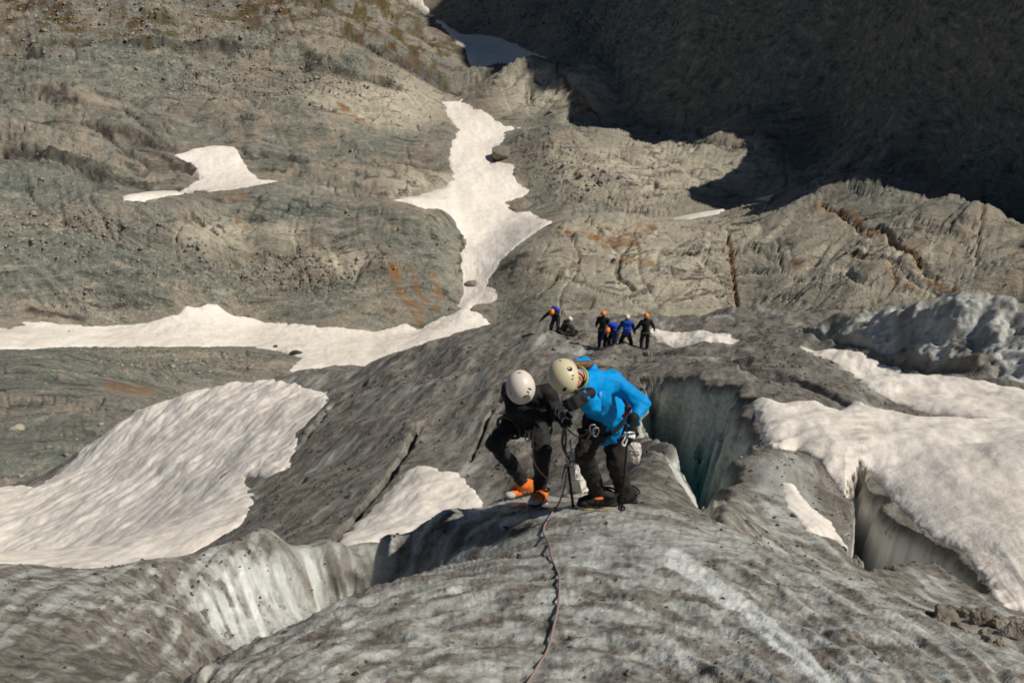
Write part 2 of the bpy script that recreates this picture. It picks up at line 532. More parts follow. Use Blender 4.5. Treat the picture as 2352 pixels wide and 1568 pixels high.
GROOVES = [(9, 0.5, [(770, 1238), (838, 1160), (900, 1085), (945, 1030), (965, 985)]), (7, 0.35, [(955, 985), (1040, 962), (1150, 925)]), (6, 0.25, [(700, 1010), (760, 940), (840, 890)]),
           (6, 0.25, [(1080, 1060), (1110, 1000), (1130, 960)]), (8, 0.3, [(1480, 812), (1600, 826), (1720, 836)]), (8, 0.35, [(1700, 846), (1830, 870), (1950, 930)]), (7, 0.3, [(1850, 765), (1960, 790), (2010, 805)]),
           (8, 0.3, [(590, 1140), (640, 1120), (700, 1100)]), (6, 0.2, [(1560, 745), (1700, 752), (1850, 760)])]


def serac_mask(px, py, r):
    line = np.interp(px, [1860, 1960, 2050, 2150, 2352, 2600], [790, 803, 832, 858, 896, 935])
    return sstep(2, 22, line - py) * sstep(1860, 1960, px) * sstep(22.5, 24, r) * (1 - sstep(38, 44, r))


def ice_detail(a, l, x, y, z, cut):
    r = np.exp(l)
    u, v, w, un, vn = ice_flow(a, l, x, y)
    px, py = project(x, y, z)
    ser = serac_mask(px, py, r)
    amp = 0.0065 * r ** 0.9 * (1 - 0.25 * w) * (1 + 0.9 * (1 - sstep(4.2, 5.6, r)))
    d = amp * (1 - w) * (fbm(un * 1.3, vn * 3.0, 4, 5) * 1.3 + 0.6 * fbm(un * 4, vn * 8, 3, 23))
    d += amp * w * (fbm(u * 0.9, v * 3.4, 4, 5) * 1.3 + 0.7 * fbm(u * 3, v * 9, 3, 23))
    d += sstep(9, 16, r) * r * (0.009 * fbm(a * 11, l * 11, 3, 57) + 0.010 * ridged(u * 0.5, v * 1.3, 2, 58) * (1 - blob(px, py, 360, 1100, 420, 240, 0.3)) * (1 - blob(px, py, 2150, 1100, 460, 230, 0.3)) * (1 - blob(px, py, 960, 1190, 240, 130, 0.3)))
    # suncup lumps on the near ice
    d += (0.035 * fbm(x * 3.2 + y, y * 4.5, 2, 31) + 0.02 * ridged(x * 9, y * 11, 3, 33) * 0.6 + 0.008 * fbm(x * 26, y * 26, 2, 34)) * (1 - sstep(5.2, 9, r))
    d += 0.09 * ridged(a * 42 + l * 9, l * 6, 2, 35) * blob(px, py, 610, 1390, 190, 130, 0.3) * ((r > 6.5) & (r < 12.5))
    # serac: melted knobs
    d += ser * (0.5 * fbm(a * 24, l * 24, 2, 77) + 0.25 * ridged(a * 34, l * 30, 3, 79) + 0.10 * fbm(a * 150, l * 150, 3, 78))
    d *= 1 - 0.75 * sstep(0.3, 1.5, cut)
    far = r > 13
    for w_, dp, ln in GROOVES:
        d -= dp * far * (1 - sstep(0, w_, sd_line(px + 5 * fbm(x, y, 2, 88), py + 5 * fbm(x, y, 2, 89), ln)))
    # fluted walls inside the crevasses
    d += 0.18 * sstep(0.3, 1.2, cut) * fbm(a * 55 + l * 20, l * 8, 3, 44)
    return d


def rock_detail(a, l, x, y):
    r = np.exp(l)
    wx = x + 8 * fbm(x / 30, y / 30, 3, 3); wy = y + 8 * fbm(x / 30, y / 30, 3, 4)
    d = 2.4 * ridged(wx / 40, wy / 26, 2, 11) + 0.9 * fbm(wx / 15, wy / 10, 2, 12)
    # foliation: terraces with sharp edges running across the slabs
    t = wy * 0.92 - wx * 0.25
    st = fbm(wx / 30, t / 7, 2, 16) * 5
    d += 0.75 * (np.floor(st) + sstep(0.82, 0.96, st - np.floor(st)))
    st = fbm(wx / 14, t / 2.6 + wx / 12, 3, 26) * 4
    d += 0.30 * (np.floor(st) + sstep(0.8, 0.95, st - np.floor(st)))
    # joints cut as narrow clefts
    c1 = np.abs(pnoise(wx / 11 + wy / 30, wy / 16, 71)); c2 = np.abs(pnoise(wx / 17 + wy / 12, wy / 19, 72)); c3 = np.abs(pnoise(wx / 7 - wy / 9, wy / 10, 73))
    d -= 0.6 * (1 - sstep(0.0, 0.03, c1)) + 0.8 * (1 - sstep(0.0, 0.03, c2)) + 0.4 * (1 - sstep(0.0, 0.03, c3))
    d += 0.13 * fbm(x / 1.2, y / 0.9, 4, 18, 0.65)
    d *= 1 - 0.3 * sstep(-5, 12, x) * (1 - sstep(185, 200, r))
    wl = sstep(40, 75, x + 0.3 * (y - 170))
    d += wl * (5.0 * ridged((x + y) / 30, (y - x) / 70, 3, 19) + 2.0 * ridged((x + y) / 9, (y - x) / 26, 3, 20))
    return d * (0.3 + 0.7 * sstep(100, 128, r))


# ------------------------------------------------------------------ build the glacier
QUICK = bool(os.environ.get("QUICK"))
na = 360 if QUICK else 720
ga = np.concatenate([np.linspace(RAD(-44), RAD(-30), na // 10, endpoint=False), np.linspace(RAD(-30), RAD(30), na - 2 * (na // 10)), np.linspace(RAD(30), RAD(44), na // 10 + 1)[1:]])
LN = []
for r0_, r1_, nr_, bl_ in ((0.9, 6.9, 250, 41), (6.9, 17, 290, 15), (17, 68, 290, 21)):
    gl = np.linspace(math.log(r0_), math.log(r1_), 900)
    A2, L2 = np.meshgrid(ga, gl, indexing='ij')
    q_ = fan(ice_z(A2, L2) / np.exp(L2), ga, gl, nr_ // 2 if QUICK else nr_, blur=bl_, extra=0.4)
    LN.append(q_ if not LN else q_[:, 1:])
LN = np.concatenate(LN, 1)
A2 = np.repeat(ga[:, None], LN.shape[1], 1)
cut, rim = ice_cut(A2, LN)
R2 = np.exp(LN)
X, Y = R2 * np.sin(A2), R2 * np.cos(A2)
Z = ICE0(A2, LN) * R2 - cut
PX, PY = project(X, Y, Z)
Z = Z + ice_detail(A2, LN, X, Y, Z, cut)
FU, FV, FW, _un, _vn = ice_flow(A2, LN, X, Y)
near = 1 - sstep(8, 13, R2)
dirt = 0.40 * near + 0.68 * (1 - near)
white = np.zeros_like(dirt)
lf = (R2 > 5) & (R2 < 14)
lf = (R2 > 6.2) & (R2 < 12.4)
_jx = PX + 60 * fbm(X * 1.6, Y * 1.6, 3, 131); _jy = PY + 40 * fbm(X * 1.6, Y * 1.6, 3, 132)
white += (1.0 * blob(_jx, _jy, 610, 1400, 165, 115, 0.35) + 0.6 * blob(_jx, _jy, 790, 1290, 110, 60)) * lf * (0.55 + 0.45 * sstep(-0.15, 0.2, fbm(A2 * 70 + LN * 14, LN * 7, 3, 133)))
dirt += 0.9 * (1 - sstep(6, 22, sd_line(_jx, _jy, [(415, 1505), (425, 1462), (450, 1434), (500, 1425), (514, 1392), (492, 1352)]))) * lf
white += 1.3 * (1 - sstep(3, 9, sd_line(PX, PY, [(1502, 1026), (1530, 1046), (1562, 1098), (1602, 1158)]))) * (R2 > 6.6) * (R2 < 9.6)
SER = serac_mask(PX, PY, R2)
dirt -= 0.34 * SER
dirt += 0.35 * blob(PX, PY, 1560, 1120, 130, 90) * (R2 < 10) + 0.3 * blob(PX, PY, 250, 1500, 300, 110) * (R2 < 10)
dirt -= 0.25 * blob(PX, PY, 1780, 1130, 120, 110) * ((R2 > 7) & (R2 < 15))
white += 1.5 * (1 - sstep(12, 32, sd_line(_jx * 0.3 + PX * 0.7, _jy * 0.3 + PY * 0.7, [(1550, 1285), (1640, 1345), (1720, 1400), (1800, 1480), (1890, 1560)]))) * (R2 < 5)
white += 0.5 * blob(PX, PY, 1500, 1240, 200, 60) * (R2 < 6.5)
MOTT = np.where(R2 < 11, 0.65 * fbm(_un * 2.6, _vn * 6, 3, 120, 0.6) + 0.7 * fbm(X / 0.26, Y / 0.2, 4, 123, 0.65), fbm(FU * 1.2, FV * 3, 4, 122, 0.55))
dirt += 0.3 * (1 - sstep(0.05, 0.5, rim)) * (1 - sstep(0.1, 0.5, cut))


def make_ice():
    m, nt, p = new_mat("dirty_glacier_ice")
    fl = N(nt, "ShaderNodeAttribute", attribute_name="flow").outputs['Vector']
    geo = N(nt, "ShaderNodeNewGeometry").outputs['Position']
    dirt, deep, white = attr(nt, "ca")
    mid, mott, lump = attr(nt, "cb")
    n2 = noise(nt, mapping(nt, geo, (5.5, 7, 7)), 1.0, 5, 0.68, 0.0)
    n3 = noise(nt, geo, 30.0, 3, 0.75)
    n4 = noise(nt, mapping(nt, fl, (1.5, 13, 1)), 1.0, 5, 0.72, 0.5)
    n5 = noise(nt, mapping(nt, fl, (6, 14, 1)), 1.0, 5, 0.74, 0.2)
    grain = mth(nt, 'ADD', mth(nt, 'MULTIPLY', n2, mth(nt, 'SUBTRACT', 1.0, mid)), mth(nt, 'MULTIPLY', n5, mid))
    kn = mth(nt, 'ADD', mth(nt, 'MULTIPLY', mott, 0.5), mth(nt, 'ADD', mth(nt, 'MULTIPLY', n2, 0.30), mth(nt, 'MULTIPLY', n3, 0.20)))
    km = mth(nt, 'ADD', mth(nt, 'MULTIPLY', mott, 0.22), mth(nt, 'ADD', mth(nt, 'MULTIPLY', n5, 0.26), mth(nt, 'MULTIPLY', n4, 0.52)))
    k = mth(nt, 'ADD', mth(nt, 'MULTIPLY', kn, mth(nt, 'SUBTRACT', 1.0, mid)), mth(nt, 'MULTIPLY', km, mid))
    k = mth(nt, 'SUBTRACT', mth(nt, 'ADD', k, mth(nt, 'MULTIPLY', dirt, 0.34)), mth(nt, 'MULTIPLY', white, 0.24))
    clean = mix(nt, ramp(nt, grain, 0.35, 0.65), (0.29, 0.29, 0.262), (0.53, 0.53, 0.485))
    grime = mix(nt, ramp(nt, grain, 0.34, 0.66), (0.075, 0.065, 0.051), (0.235, 0.212, 0.178))
    f = ramp(nt, k, 0.535, 0.735)
    c = mix(nt, f, clean, grime)
    c = mix(nt, ramp(nt, white, 0.55, 1.0, 0.0, 0.85), c, mix(nt, ramp(nt, grain, 0.3, 0.7), (0.50, 0.51, 0.475), (0.70, 0.705, 0.665)))
    # black grit
    c = mix(nt, mth(nt, 'MULTIPLY', ramp(nt, n3, 0.58, 0.72), mth(nt, 'MULTIPLY', f, 0.75)), c, (0.03, 0.027, 0.022))
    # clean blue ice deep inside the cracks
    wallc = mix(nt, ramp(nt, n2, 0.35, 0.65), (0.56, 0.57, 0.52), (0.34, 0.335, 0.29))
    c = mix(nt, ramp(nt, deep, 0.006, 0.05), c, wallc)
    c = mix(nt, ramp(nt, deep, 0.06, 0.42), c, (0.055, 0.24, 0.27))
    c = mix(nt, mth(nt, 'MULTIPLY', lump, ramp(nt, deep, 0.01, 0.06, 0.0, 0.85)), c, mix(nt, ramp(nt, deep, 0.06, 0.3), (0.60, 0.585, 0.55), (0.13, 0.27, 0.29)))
    setin(nt, p.inputs['Base Color'], c)
    setin(nt, p.inputs['Roughness'], ramp(nt, f, 0, 1, 0.3, 0.7))
    p.inputs['Specular IOR Level'].default_value = 0.3
    h = mth(nt, 'ADD', mth(nt, 'MULTIPLY', grain, 0.7), mth(nt, 'ADD', mth(nt, 'MULTIPLY', n3, 0.22), mth(nt, 'MULTIPLY', n4, mth(nt, 'MULTIPLY', mid, 0.15))))
    bump(nt, p, h, 0.5, 0.09)
    return m


FIRN = ((PX > 1925) & (R2 > 7.5) & (R2 < 15.5) & (cut > 0.05)).astype(float)
ICEP = np.stack([X, Y, Z], -1)
ICEW = (R2 > 2.2) * (R2 < 40) * (cut < 0.05) * R2 ** 0.6 * (1 - SER) * (1 - 0.9 * np.clip(white, 0, 1)) * np.exp(np.clip(MOTT, -1, 1) * 3.0) * (np.abs(PX - 1176) < 1230) * (PY < 1620)
M_ICE = make_ice()
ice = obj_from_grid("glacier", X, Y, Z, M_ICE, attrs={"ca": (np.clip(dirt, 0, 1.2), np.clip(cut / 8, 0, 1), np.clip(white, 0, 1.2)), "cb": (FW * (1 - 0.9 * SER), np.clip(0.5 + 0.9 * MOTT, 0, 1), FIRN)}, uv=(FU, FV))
structure(ice)


def dimple(k, amp):
    return lambda A, L, x, y, sd: amp * (fbm(x / k, y / k, 4, 301) + 0.5 * fbm(x * 0.97 / (3 * k), (y - 0.3 * x) / (9 * k), 2, 303))


# ledges, joints and overhung steps of the slabs: width (px), step depth (m), how dark the rock in it is coloured, line
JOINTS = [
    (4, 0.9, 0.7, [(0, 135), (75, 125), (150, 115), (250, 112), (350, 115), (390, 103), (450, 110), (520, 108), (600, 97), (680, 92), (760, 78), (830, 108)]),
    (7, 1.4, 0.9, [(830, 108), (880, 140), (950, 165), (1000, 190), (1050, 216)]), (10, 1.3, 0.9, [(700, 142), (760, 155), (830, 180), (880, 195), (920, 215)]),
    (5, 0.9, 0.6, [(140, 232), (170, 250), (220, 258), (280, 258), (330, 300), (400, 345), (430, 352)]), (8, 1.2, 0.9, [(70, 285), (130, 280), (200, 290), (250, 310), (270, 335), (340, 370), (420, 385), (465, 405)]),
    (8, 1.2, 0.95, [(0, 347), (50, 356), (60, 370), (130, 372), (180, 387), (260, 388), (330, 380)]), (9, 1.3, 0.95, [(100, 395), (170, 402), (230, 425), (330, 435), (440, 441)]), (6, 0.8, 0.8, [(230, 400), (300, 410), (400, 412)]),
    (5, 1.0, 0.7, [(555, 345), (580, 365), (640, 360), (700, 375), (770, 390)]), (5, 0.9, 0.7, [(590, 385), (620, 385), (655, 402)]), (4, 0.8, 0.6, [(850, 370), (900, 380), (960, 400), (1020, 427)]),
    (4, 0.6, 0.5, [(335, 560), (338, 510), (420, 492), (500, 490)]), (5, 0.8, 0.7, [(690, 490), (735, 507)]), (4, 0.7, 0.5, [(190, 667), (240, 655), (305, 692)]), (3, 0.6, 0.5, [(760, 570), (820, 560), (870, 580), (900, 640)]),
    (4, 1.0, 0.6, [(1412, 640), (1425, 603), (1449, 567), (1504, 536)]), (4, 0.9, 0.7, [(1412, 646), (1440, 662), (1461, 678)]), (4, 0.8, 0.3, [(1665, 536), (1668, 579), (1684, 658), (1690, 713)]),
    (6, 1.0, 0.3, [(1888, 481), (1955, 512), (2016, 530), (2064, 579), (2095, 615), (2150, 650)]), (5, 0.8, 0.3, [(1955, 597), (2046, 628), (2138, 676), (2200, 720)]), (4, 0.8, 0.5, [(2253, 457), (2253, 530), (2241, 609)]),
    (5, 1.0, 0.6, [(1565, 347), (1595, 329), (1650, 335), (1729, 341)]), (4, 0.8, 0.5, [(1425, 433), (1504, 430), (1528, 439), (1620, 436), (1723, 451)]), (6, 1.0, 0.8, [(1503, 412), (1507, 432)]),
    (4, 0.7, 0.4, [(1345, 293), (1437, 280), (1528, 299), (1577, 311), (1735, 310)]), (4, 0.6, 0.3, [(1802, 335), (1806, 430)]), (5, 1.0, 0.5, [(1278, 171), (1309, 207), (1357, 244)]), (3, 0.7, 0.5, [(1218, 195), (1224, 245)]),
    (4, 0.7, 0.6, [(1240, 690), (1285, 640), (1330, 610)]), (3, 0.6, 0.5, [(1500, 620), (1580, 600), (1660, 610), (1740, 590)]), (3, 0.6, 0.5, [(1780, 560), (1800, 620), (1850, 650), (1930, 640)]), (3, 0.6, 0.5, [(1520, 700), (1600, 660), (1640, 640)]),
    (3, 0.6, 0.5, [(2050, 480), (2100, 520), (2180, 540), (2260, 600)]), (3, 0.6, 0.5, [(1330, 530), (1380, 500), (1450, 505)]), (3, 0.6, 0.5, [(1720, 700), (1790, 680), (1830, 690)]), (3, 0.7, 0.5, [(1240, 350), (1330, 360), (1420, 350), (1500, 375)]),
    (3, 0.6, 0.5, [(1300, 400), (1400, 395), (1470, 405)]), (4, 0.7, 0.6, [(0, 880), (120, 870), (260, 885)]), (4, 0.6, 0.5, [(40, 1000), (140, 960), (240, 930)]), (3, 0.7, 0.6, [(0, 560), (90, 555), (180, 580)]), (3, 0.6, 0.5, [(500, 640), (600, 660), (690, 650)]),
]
# snow lying on the bedrock: name, thickness, edge width, nearest range, label, relief, outline
VSNOW = [
    ("snow_tongue", 0.7, 1.3, 70, "long snow tongue running up the gully between the rock slabs", dimple(2.5, 0.25), [(-300, 748), (0, 742), (100, 738), (200, 750), (330, 742), (410, 722), (430, 700), (500, 702), (540, 728), (620, 735), (720, 745), (860, 760), (880, 745), (930, 742), (960, 755),
    (1000, 735), (1048, 710), (1055, 680), (1060, 640), (1060, 560), (1045, 510), (1020, 485), (900, 460), (960, 450), (1025, 430), (1040, 400), (1030, 350), (1055, 300), (1025, 260), (1015, 235), (1060, 230), (1100, 250),
    (1160, 285), (1250, 292), (1180, 305), (1135, 345), (1135, 372), (1180, 370), (1185, 400), (1220, 440), (1170, 468), (1185, 490), (1220, 485), (1265, 510), (1250, 525), (1190, 560), (1150, 600), (1125, 640),
    (1150, 680), (1140, 700), (1090, 712), (1140, 745), (1190, 790), (1000, 850), (860, 880), (700, 875), (655, 850), (700, 822), (640, 805), (560, 798), (400, 798), (200, 797), (0, 802), (-300, 808)]),
    ("snow_patch", 0.7, 1.2, 150, "small snow patch in a hollow of the left slabs", dimple(2.5, 0.2), [(395, 357), (440, 345), (490, 333), (545, 338), (555, 365), (575, 395), (600, 412), (655, 418), (560, 435), (480, 443), (420, 435), (465, 408), (440, 375)]),
    ("snow_patch", 0.5, 0.8, 145, "thin snow strip left of the small snow patch", None, [(280, 450), (340, 441), (410, 440), (420, 447), (330, 460), (285, 460)]),
    ("snow_patch", 1.0, 1.8, 180, "shaded snow patch at the top of the gully", dimple(3, 0.2), [(915, -10), (960, 20), (1010, 60), (1070, 115), (1080, 165), (1110, 167), (1180, 150), (1285, 147), (1210, 110), (1130, 82), (1060, 80), (990, 30), (940, -30)]),
    ("snow_patch", 0.5, 0.8, 135, "thin snow strip lying on the right slabs", None, [(1540, 502), (1600, 490), (1665, 480), (1650, 493), (1580, 508)]),
    ("snow_patch", 0.5, 0.8, 140, "sliver of snow beside the shaded rock corner", None, [(1695, 464), (1785, 445), (1765, 463)]),
]
VPOLY = [poly_on(ROCK0, v[6], v[3]) for v in VSNOW]


def snow_calm(a, l):
    """how far the rock relief is kept down where snow lies in the hollows"""
    r = np.exp(l); f = np.ones(a.shape)
    for p in VPOLY:
        lo = p.min(0) - 0.12; hi = p.max(0) + 0.12
        m = (a > lo[0]) & (a < hi[0]) & (l > lo[1]) & (l < hi[1])
        if m.any():
            sd = sd_poly(a[m], l[m], p) * r[m]
            f[m] = np.minimum(f[m], 0.1 + 0.9 * sstep(-0.5, 7.0, -sd))
    return f


# ------------------------------------------------------------------ build the bedrock
nb = 380 if QUICK else 740
ga = np.concatenate([np.linspace(RAD(-34), RAD(32), int(nb * 0.85)), np.linspace(RAD(32.4), RAD(62), nb - int(nb * 0.85))])
gl = np.linspace(math.log(48), math.log(650), 1200)
A2, L2 = np.meshgrid(ga, gl, indexing='ij')
LN = fan(rock_z(A2, L2) / np.exp(L2), ga, gl, 280 if QUICK else 560, extra=0.5)
A2 = np.repeat(ga[:, None], LN.shape[1], 1)
R2 = np.exp(LN)
X, Y = R2 * np.sin(A2), R2 * np.cos(A2)
Z = rock_z(A2, LN)
PX, PY = project(X, Y, Z)
Z = Z + rock_detail(A2, LN, X, Y) * snow_calm(A2, LN)
_inv = (PX > -80) & (PX < 2440) & (PY > -60) & (PY < 1130) & (R2 < 330)
JX = PX[_inv] + 9 * fbm(X[_inv] / 3.5, Y[_inv] / 3.5, 3, 65); JY = PY[_inv] + 7 * fbm(X[_inv] / 3.5, Y[_inv] / 3.5, 3, 66)
_st = np.zeros(JX.shape, np.float32); _jdark = np.zeros(JX.shape, np.float32)
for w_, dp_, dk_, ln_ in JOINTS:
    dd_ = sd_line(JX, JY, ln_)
    _st = np.maximum(_st, dp_ * (1 - sstep(0, w_, dd_))); _jdark = np.maximum(_jdark, dk_ * (1 - sstep(w_ * 0.3, w_ * 1.1, dd_)))
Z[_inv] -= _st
JDARK = np.zeros_like(PX); JDARK[_inv] = _jdark
jx = PX + 14 * fbm(X / 3, Y / 3, 3, 61); jy = PY + 10 * fbm(X / 3, Y / 3, 3, 62)


def strokes(lines):
    t = np.zeros_like(PX)
    for w, ln in lines:
        t = np.maximum(t, 1 - sstep(w * 0.3, w * 1.25, sd_line(jx, jy, ln)))
    return t


rust = strokes([(11, [(1280, 560), (1330, 565), (1400, 575), (1460, 572)]), (8, [(1380, 540), (1440, 550), (1500, 535)]), (8, [(1665, 570), (1675, 600), (1682, 650), (1690, 705)]),
                (15, [(1880, 490), (1960, 500), (2020, 545), (2080, 590), (2120, 640), (2190, 680)]), (9, [(1960, 600), (2040, 640), (2110, 690)]), (14, [(2290, 700), (2352, 750)]),
                (9, [(1420, 610), (1500, 620)]), (15, [(905, 640), (930, 690), (970, 735)]), (7, [(945, 640), (965, 680), (1000, 715)]), (8, [(545, 505), (590, 545)]), (10, [(990, 640), (1010, 690)]), (8, [(1800, 600), (1850, 610)]),
                (9, [(1280, 190), (1300, 215), (1340, 250)]), (12, [(250, 890), (350, 905)]), (8, [(780, 265), (860, 300)]), (10, [(500, 450), (560, 460)])])
dark = strokes([(14, [(700, 145), (760, 160), (830, 185), (900, 202)]), (8, [(870, 130), (930, 160), (980, 190), (1040, 215)]), (4, [(0, 125), (80, 120), (200, 115), (420, 105), (640, 100), (760, 90)]),
                (16, [(20, 370), (120, 380), (220, 400), (330, 430)]), (10, [(60, 292), (180, 285), (280, 305), (400, 345), (455, 400)]), (9, [(600, 355), (720, 380)]), (7, [(750, 90), (830, 105)]),
                (7, [(100, 235), (180, 250)]), (10, [(300, 330), (440, 390)]), (5, [(1420, 620), (1425, 650), (1455, 672)]), (4, [(1290, 640), (1240, 700)]), (7, [(1060, 520), (1062, 620)]),
                (8, [(1130, 370), (1140, 350)]), (6, [(1500, 410), (1510, 430)]), (6, [(200, 690), (320, 700)]), (8, [(60, 715), (200, 730)]), (5, [(1760, 470), (1800, 440)])])
dark = np.maximum(dark, JDARK)
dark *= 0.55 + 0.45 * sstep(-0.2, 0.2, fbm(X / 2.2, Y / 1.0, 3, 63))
veg = np.zeros_like(PX)
for cx, cy, rx, ry in [(60, 40, 140, 60), (320, 75, 110, 35), (600, 30, 140, 40), (700, 60, 60, 30), (870, 60, 120, 60), (1000, 130, 70, 60), (150, 90, 60, 25), (820, 15, 120, 30), (930, 110, 60, 30)]:
    veg = np.maximum(veg, blob(jx, jy, cx, cy, rx, ry))
veg *= sstep(-0.06, 0.08, fbm(X / 4, Y / 4, 4, 64))
green = np.zeros_like(PX)
for cx, cy, rx, ry in [(880, 290, 80, 50), (250, 160, 200, 60), (150, 600, 180, 90), (700, 500, 150, 60), (1000, 620, 60, 110), (1680, 390, 120, 40), (100, 860, 300, 60), (1200, 720, 90, 40), (1150, 620, 40, 60), (300, 640, 120, 80), (2000, 470, 100, 40), (100, 420, 200, 40), (60, 1050, 150, 60)]:
    green = np.maximum(green, blob(jx, jy, cx, cy, rx, ry, 0.7))
green = np.maximum(green, sstep(-10, 60, PX - 1500 + 1.1 * (300 - PY)) * sstep(380, 250, PY - 0.25 * (PX - 1800)))  # right wall: darker, greener tone of its shade put into the rock colour
pale = np.zeros_like(PX)
for cx, cy, rx, ry in [(1680, 620, 520, 130), (1520, 390, 300, 70), (800, 610, 70, 30), (490, 540, 90, 50), (660, 555, 40, 25), (1250, 220, 130, 50), (1000, 430, 120, 30), (850, 240, 160, 50), (2150, 680, 150, 60)]:
    pale = np.maximum(pale, blob(jx, jy, cx, cy, rx, ry, 0.6))
scree = np.zeros_like(PX)
for cx, cy, rx, ry in [(150, 520, 200, 70), (600, 650, 300, 60), (300, 60, 500, 70), (600, 200, 300, 60), (1350, 440, 160, 40), (1250, 380, 90, 50), (800, 830, 0.1, 0.1), (450, 820, 250, 40), (200, 700, 150, 40), (1250, 60, 250, 80)]:
    scree = np.maximum(scree, blob(jx, jy, cx, cy, rx, ry, 0.7))


def make_rock():
    m, nt, p = new_mat("glacier_polished_rock")
    geo = N(nt, "ShaderNodeNewGeometry").outputs['Position']
    rust, dark, pale = attr(nt, "ca")
    green, veg, scree = attr(nt, "cb")
    # bent coordinates, so that the layering curves round the bosses
    nn = N(nt, "ShaderNodeTexNoise"); nn.inputs['Scale'].default_value = 0.05; nn.inputs['Detail'].default_value = 2
    nt.links.new(geo, nn.inputs['Vector'])
    sc = N(nt, "ShaderNodeVectorMath", operation='SCALE'); sc.inputs[3].default_value = 14.0
    nt.links.new(nn.outputs[1], sc.inputs[0])
    wv = N(nt, "ShaderNodeVectorMath", operation='ADD')
    nt.links.new(geo, wv.inputs[0]); nt.links.new(sc.outputs[0], wv.inputs[1])
    wv = wv.outputs[0]
    n1 = noise(nt, geo, 0.085, 4, 0.62, 0.3)
    n4 = noise(nt, wv, 0.33, 4, 0.62)
    fol = noise(nt, mapping(nt, wv, (0.10, 0.75, 0.9), (0, 0, 0.28)), 1.0, 6, 0.72)
    n3 = noise(nt, geo, 1.9, 4, 0.8)
    c = mix(nt, ramp(nt, n1, 0.38, 0.60), (0.18, 0.17, 0.138), (0.285, 0.238, 0.18))
    c = mix(nt, mth(nt, 'MULTIPLY', ramp(nt, n4, 0.46, 0.60), 0.7), c, (0.17, 0.182, 0.152))
    c = mix(nt, mth(nt, 'MULTIPLY', green, ramp(nt, fol, 0.35, 0.6, 0.3, 0.9)), c, (0.14, 0.16, 0.135))
    c = mix(nt, mth(nt, 'MULTIPLY', pale, ramp(nt, n4, 0.35, 0.6, 0.55, 1.0)), c, (0.52, 0.465, 0.35))
    c = mix(nt, mth(nt, 'MULTIPLY', ramp(nt, fol, 0.46, 0.36), 0.6), c, (0.38, 0.345, 0.275))
    c = mix(nt, mth(nt, 'MULTIPLY', ramp(nt, fol, 0.52, 0.60), ramp(nt, n4, 0.40, 0.58, 0.25, 0.9)), c, (0.07, 0.064, 0.052))
    c = mix(nt, mth(nt, 'MULTIPLY', ramp(nt, n3, 0.53, 0.64), mth(nt, 'ADD', mth(nt, 'MULTIPLY', scree, 0.45), 0.35)), c, (0.42, 0.385, 0.31))
    c = mix(nt, mth(nt, 'MULTIPLY', ramp(nt, n3, 0.46, 0.36), mth(nt, 'SUBTRACT', mth(nt, 'ADD', mth(nt, 'MULTIPLY', scree, 0.35), 0.45), mth(nt, 'MULTIPLY', pale, 0.25))), c, (0.075, 0.068, 0.056))
    # joints on the pale slabs
    vo = N(nt, "ShaderNodeTexVoronoi", feature='DISTANCE_TO_EDGE'); vo.inputs['Scale'].default_value = 0.16
    nt.links.new(wv, vo.inputs['Vector'])
    ck = mth(nt, 'MULTIPLY', ramp(nt, vo.outputs[0], 0.0, 0.022, 1, 0), ramp(nt, n4, 0.42, 0.56))
    c = mix(nt, mth(nt, 'MULTIPLY', ck, mth(nt, 'ADD', mth(nt, 'MULTIPLY', pale, 0.5), 0.2)), c, (0.06, 0.05, 0.04))
    c = mix(nt, mth(nt, 'MULTIPLY', rust, ramp(nt, fol, 0.42, 0.56, 0.2, 0.85)), c, (0.26, 0.125, 0.045))
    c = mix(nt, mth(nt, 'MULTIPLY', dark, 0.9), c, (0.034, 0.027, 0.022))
    c = mix(nt, mth(nt, 'MULTIPLY', veg, ramp(nt, n3, 0.38, 0.52, 0.35, 1.0)), c, mix(nt, ramp(nt, n4, 0.45, 0.55), (0.075, 0.065, 0.014), (0.10, 0.047, 0.016)))
    setin(nt, p.inputs['Base Color'], c)
    p.inputs['Roughness'].default_value = 0.8
    p.inputs['Specular IOR Level'].default_value = 0.2
    h = mth(nt, 'SUBTRACT', mth(nt, 'MULTIPLY', n3, 0.35), mth(nt, 'MULTIPLY', fol, 0.8))
    bump(nt, p, h, 0.8, 0.85)
    return m


M_ROCK = make_rock()
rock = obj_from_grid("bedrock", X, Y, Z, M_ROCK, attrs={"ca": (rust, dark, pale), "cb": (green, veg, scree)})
structure(rock)


# ------------------------------------------------------------------ snow
def make_snow(name, col1, col2, cup, cs):
    m, nt, p = new_mat(name)
    geo = N(nt, "ShaderNodeNewGeometry").outputs['Position']
    n1 = noise(nt, mapping(nt, geo, (1.0, 0.28, 1.0), (0, 0, -0.35)), cs * 0.22, 5, 0.68, 0.4)
    n2 = noise(nt, geo, cs, 4, 0.6)
    n3 = noise(nt, geo, cs * 3.5, 3, 0.65)
    c = mix(nt, ramp(nt, n1, 0.36, 0.64), col1, col2)
    c = mix(nt, mth(nt, 'MULTIPLY', ramp(nt, n2, 0.5, 0.68), 0.35), c, tuple(v * 0.74 for v in col2))
    c = mix(nt, mth(nt, 'MULTIPLY', ramp(nt, n3, 0.6, 0.74), 0.4), c, (0.26, 0.22, 0.17))
    setin(nt, p.inputs['Base Color'], c)
    p.inputs['Roughness'].default_value = 0.6
    p.inputs['Specular IOR Level'].default_value = 0.25
    bump(nt, p, mth(nt, 'ADD', n2, mth(nt, 'MULTIPLY', n3, 0.3)), 0.7, cup)
    return m


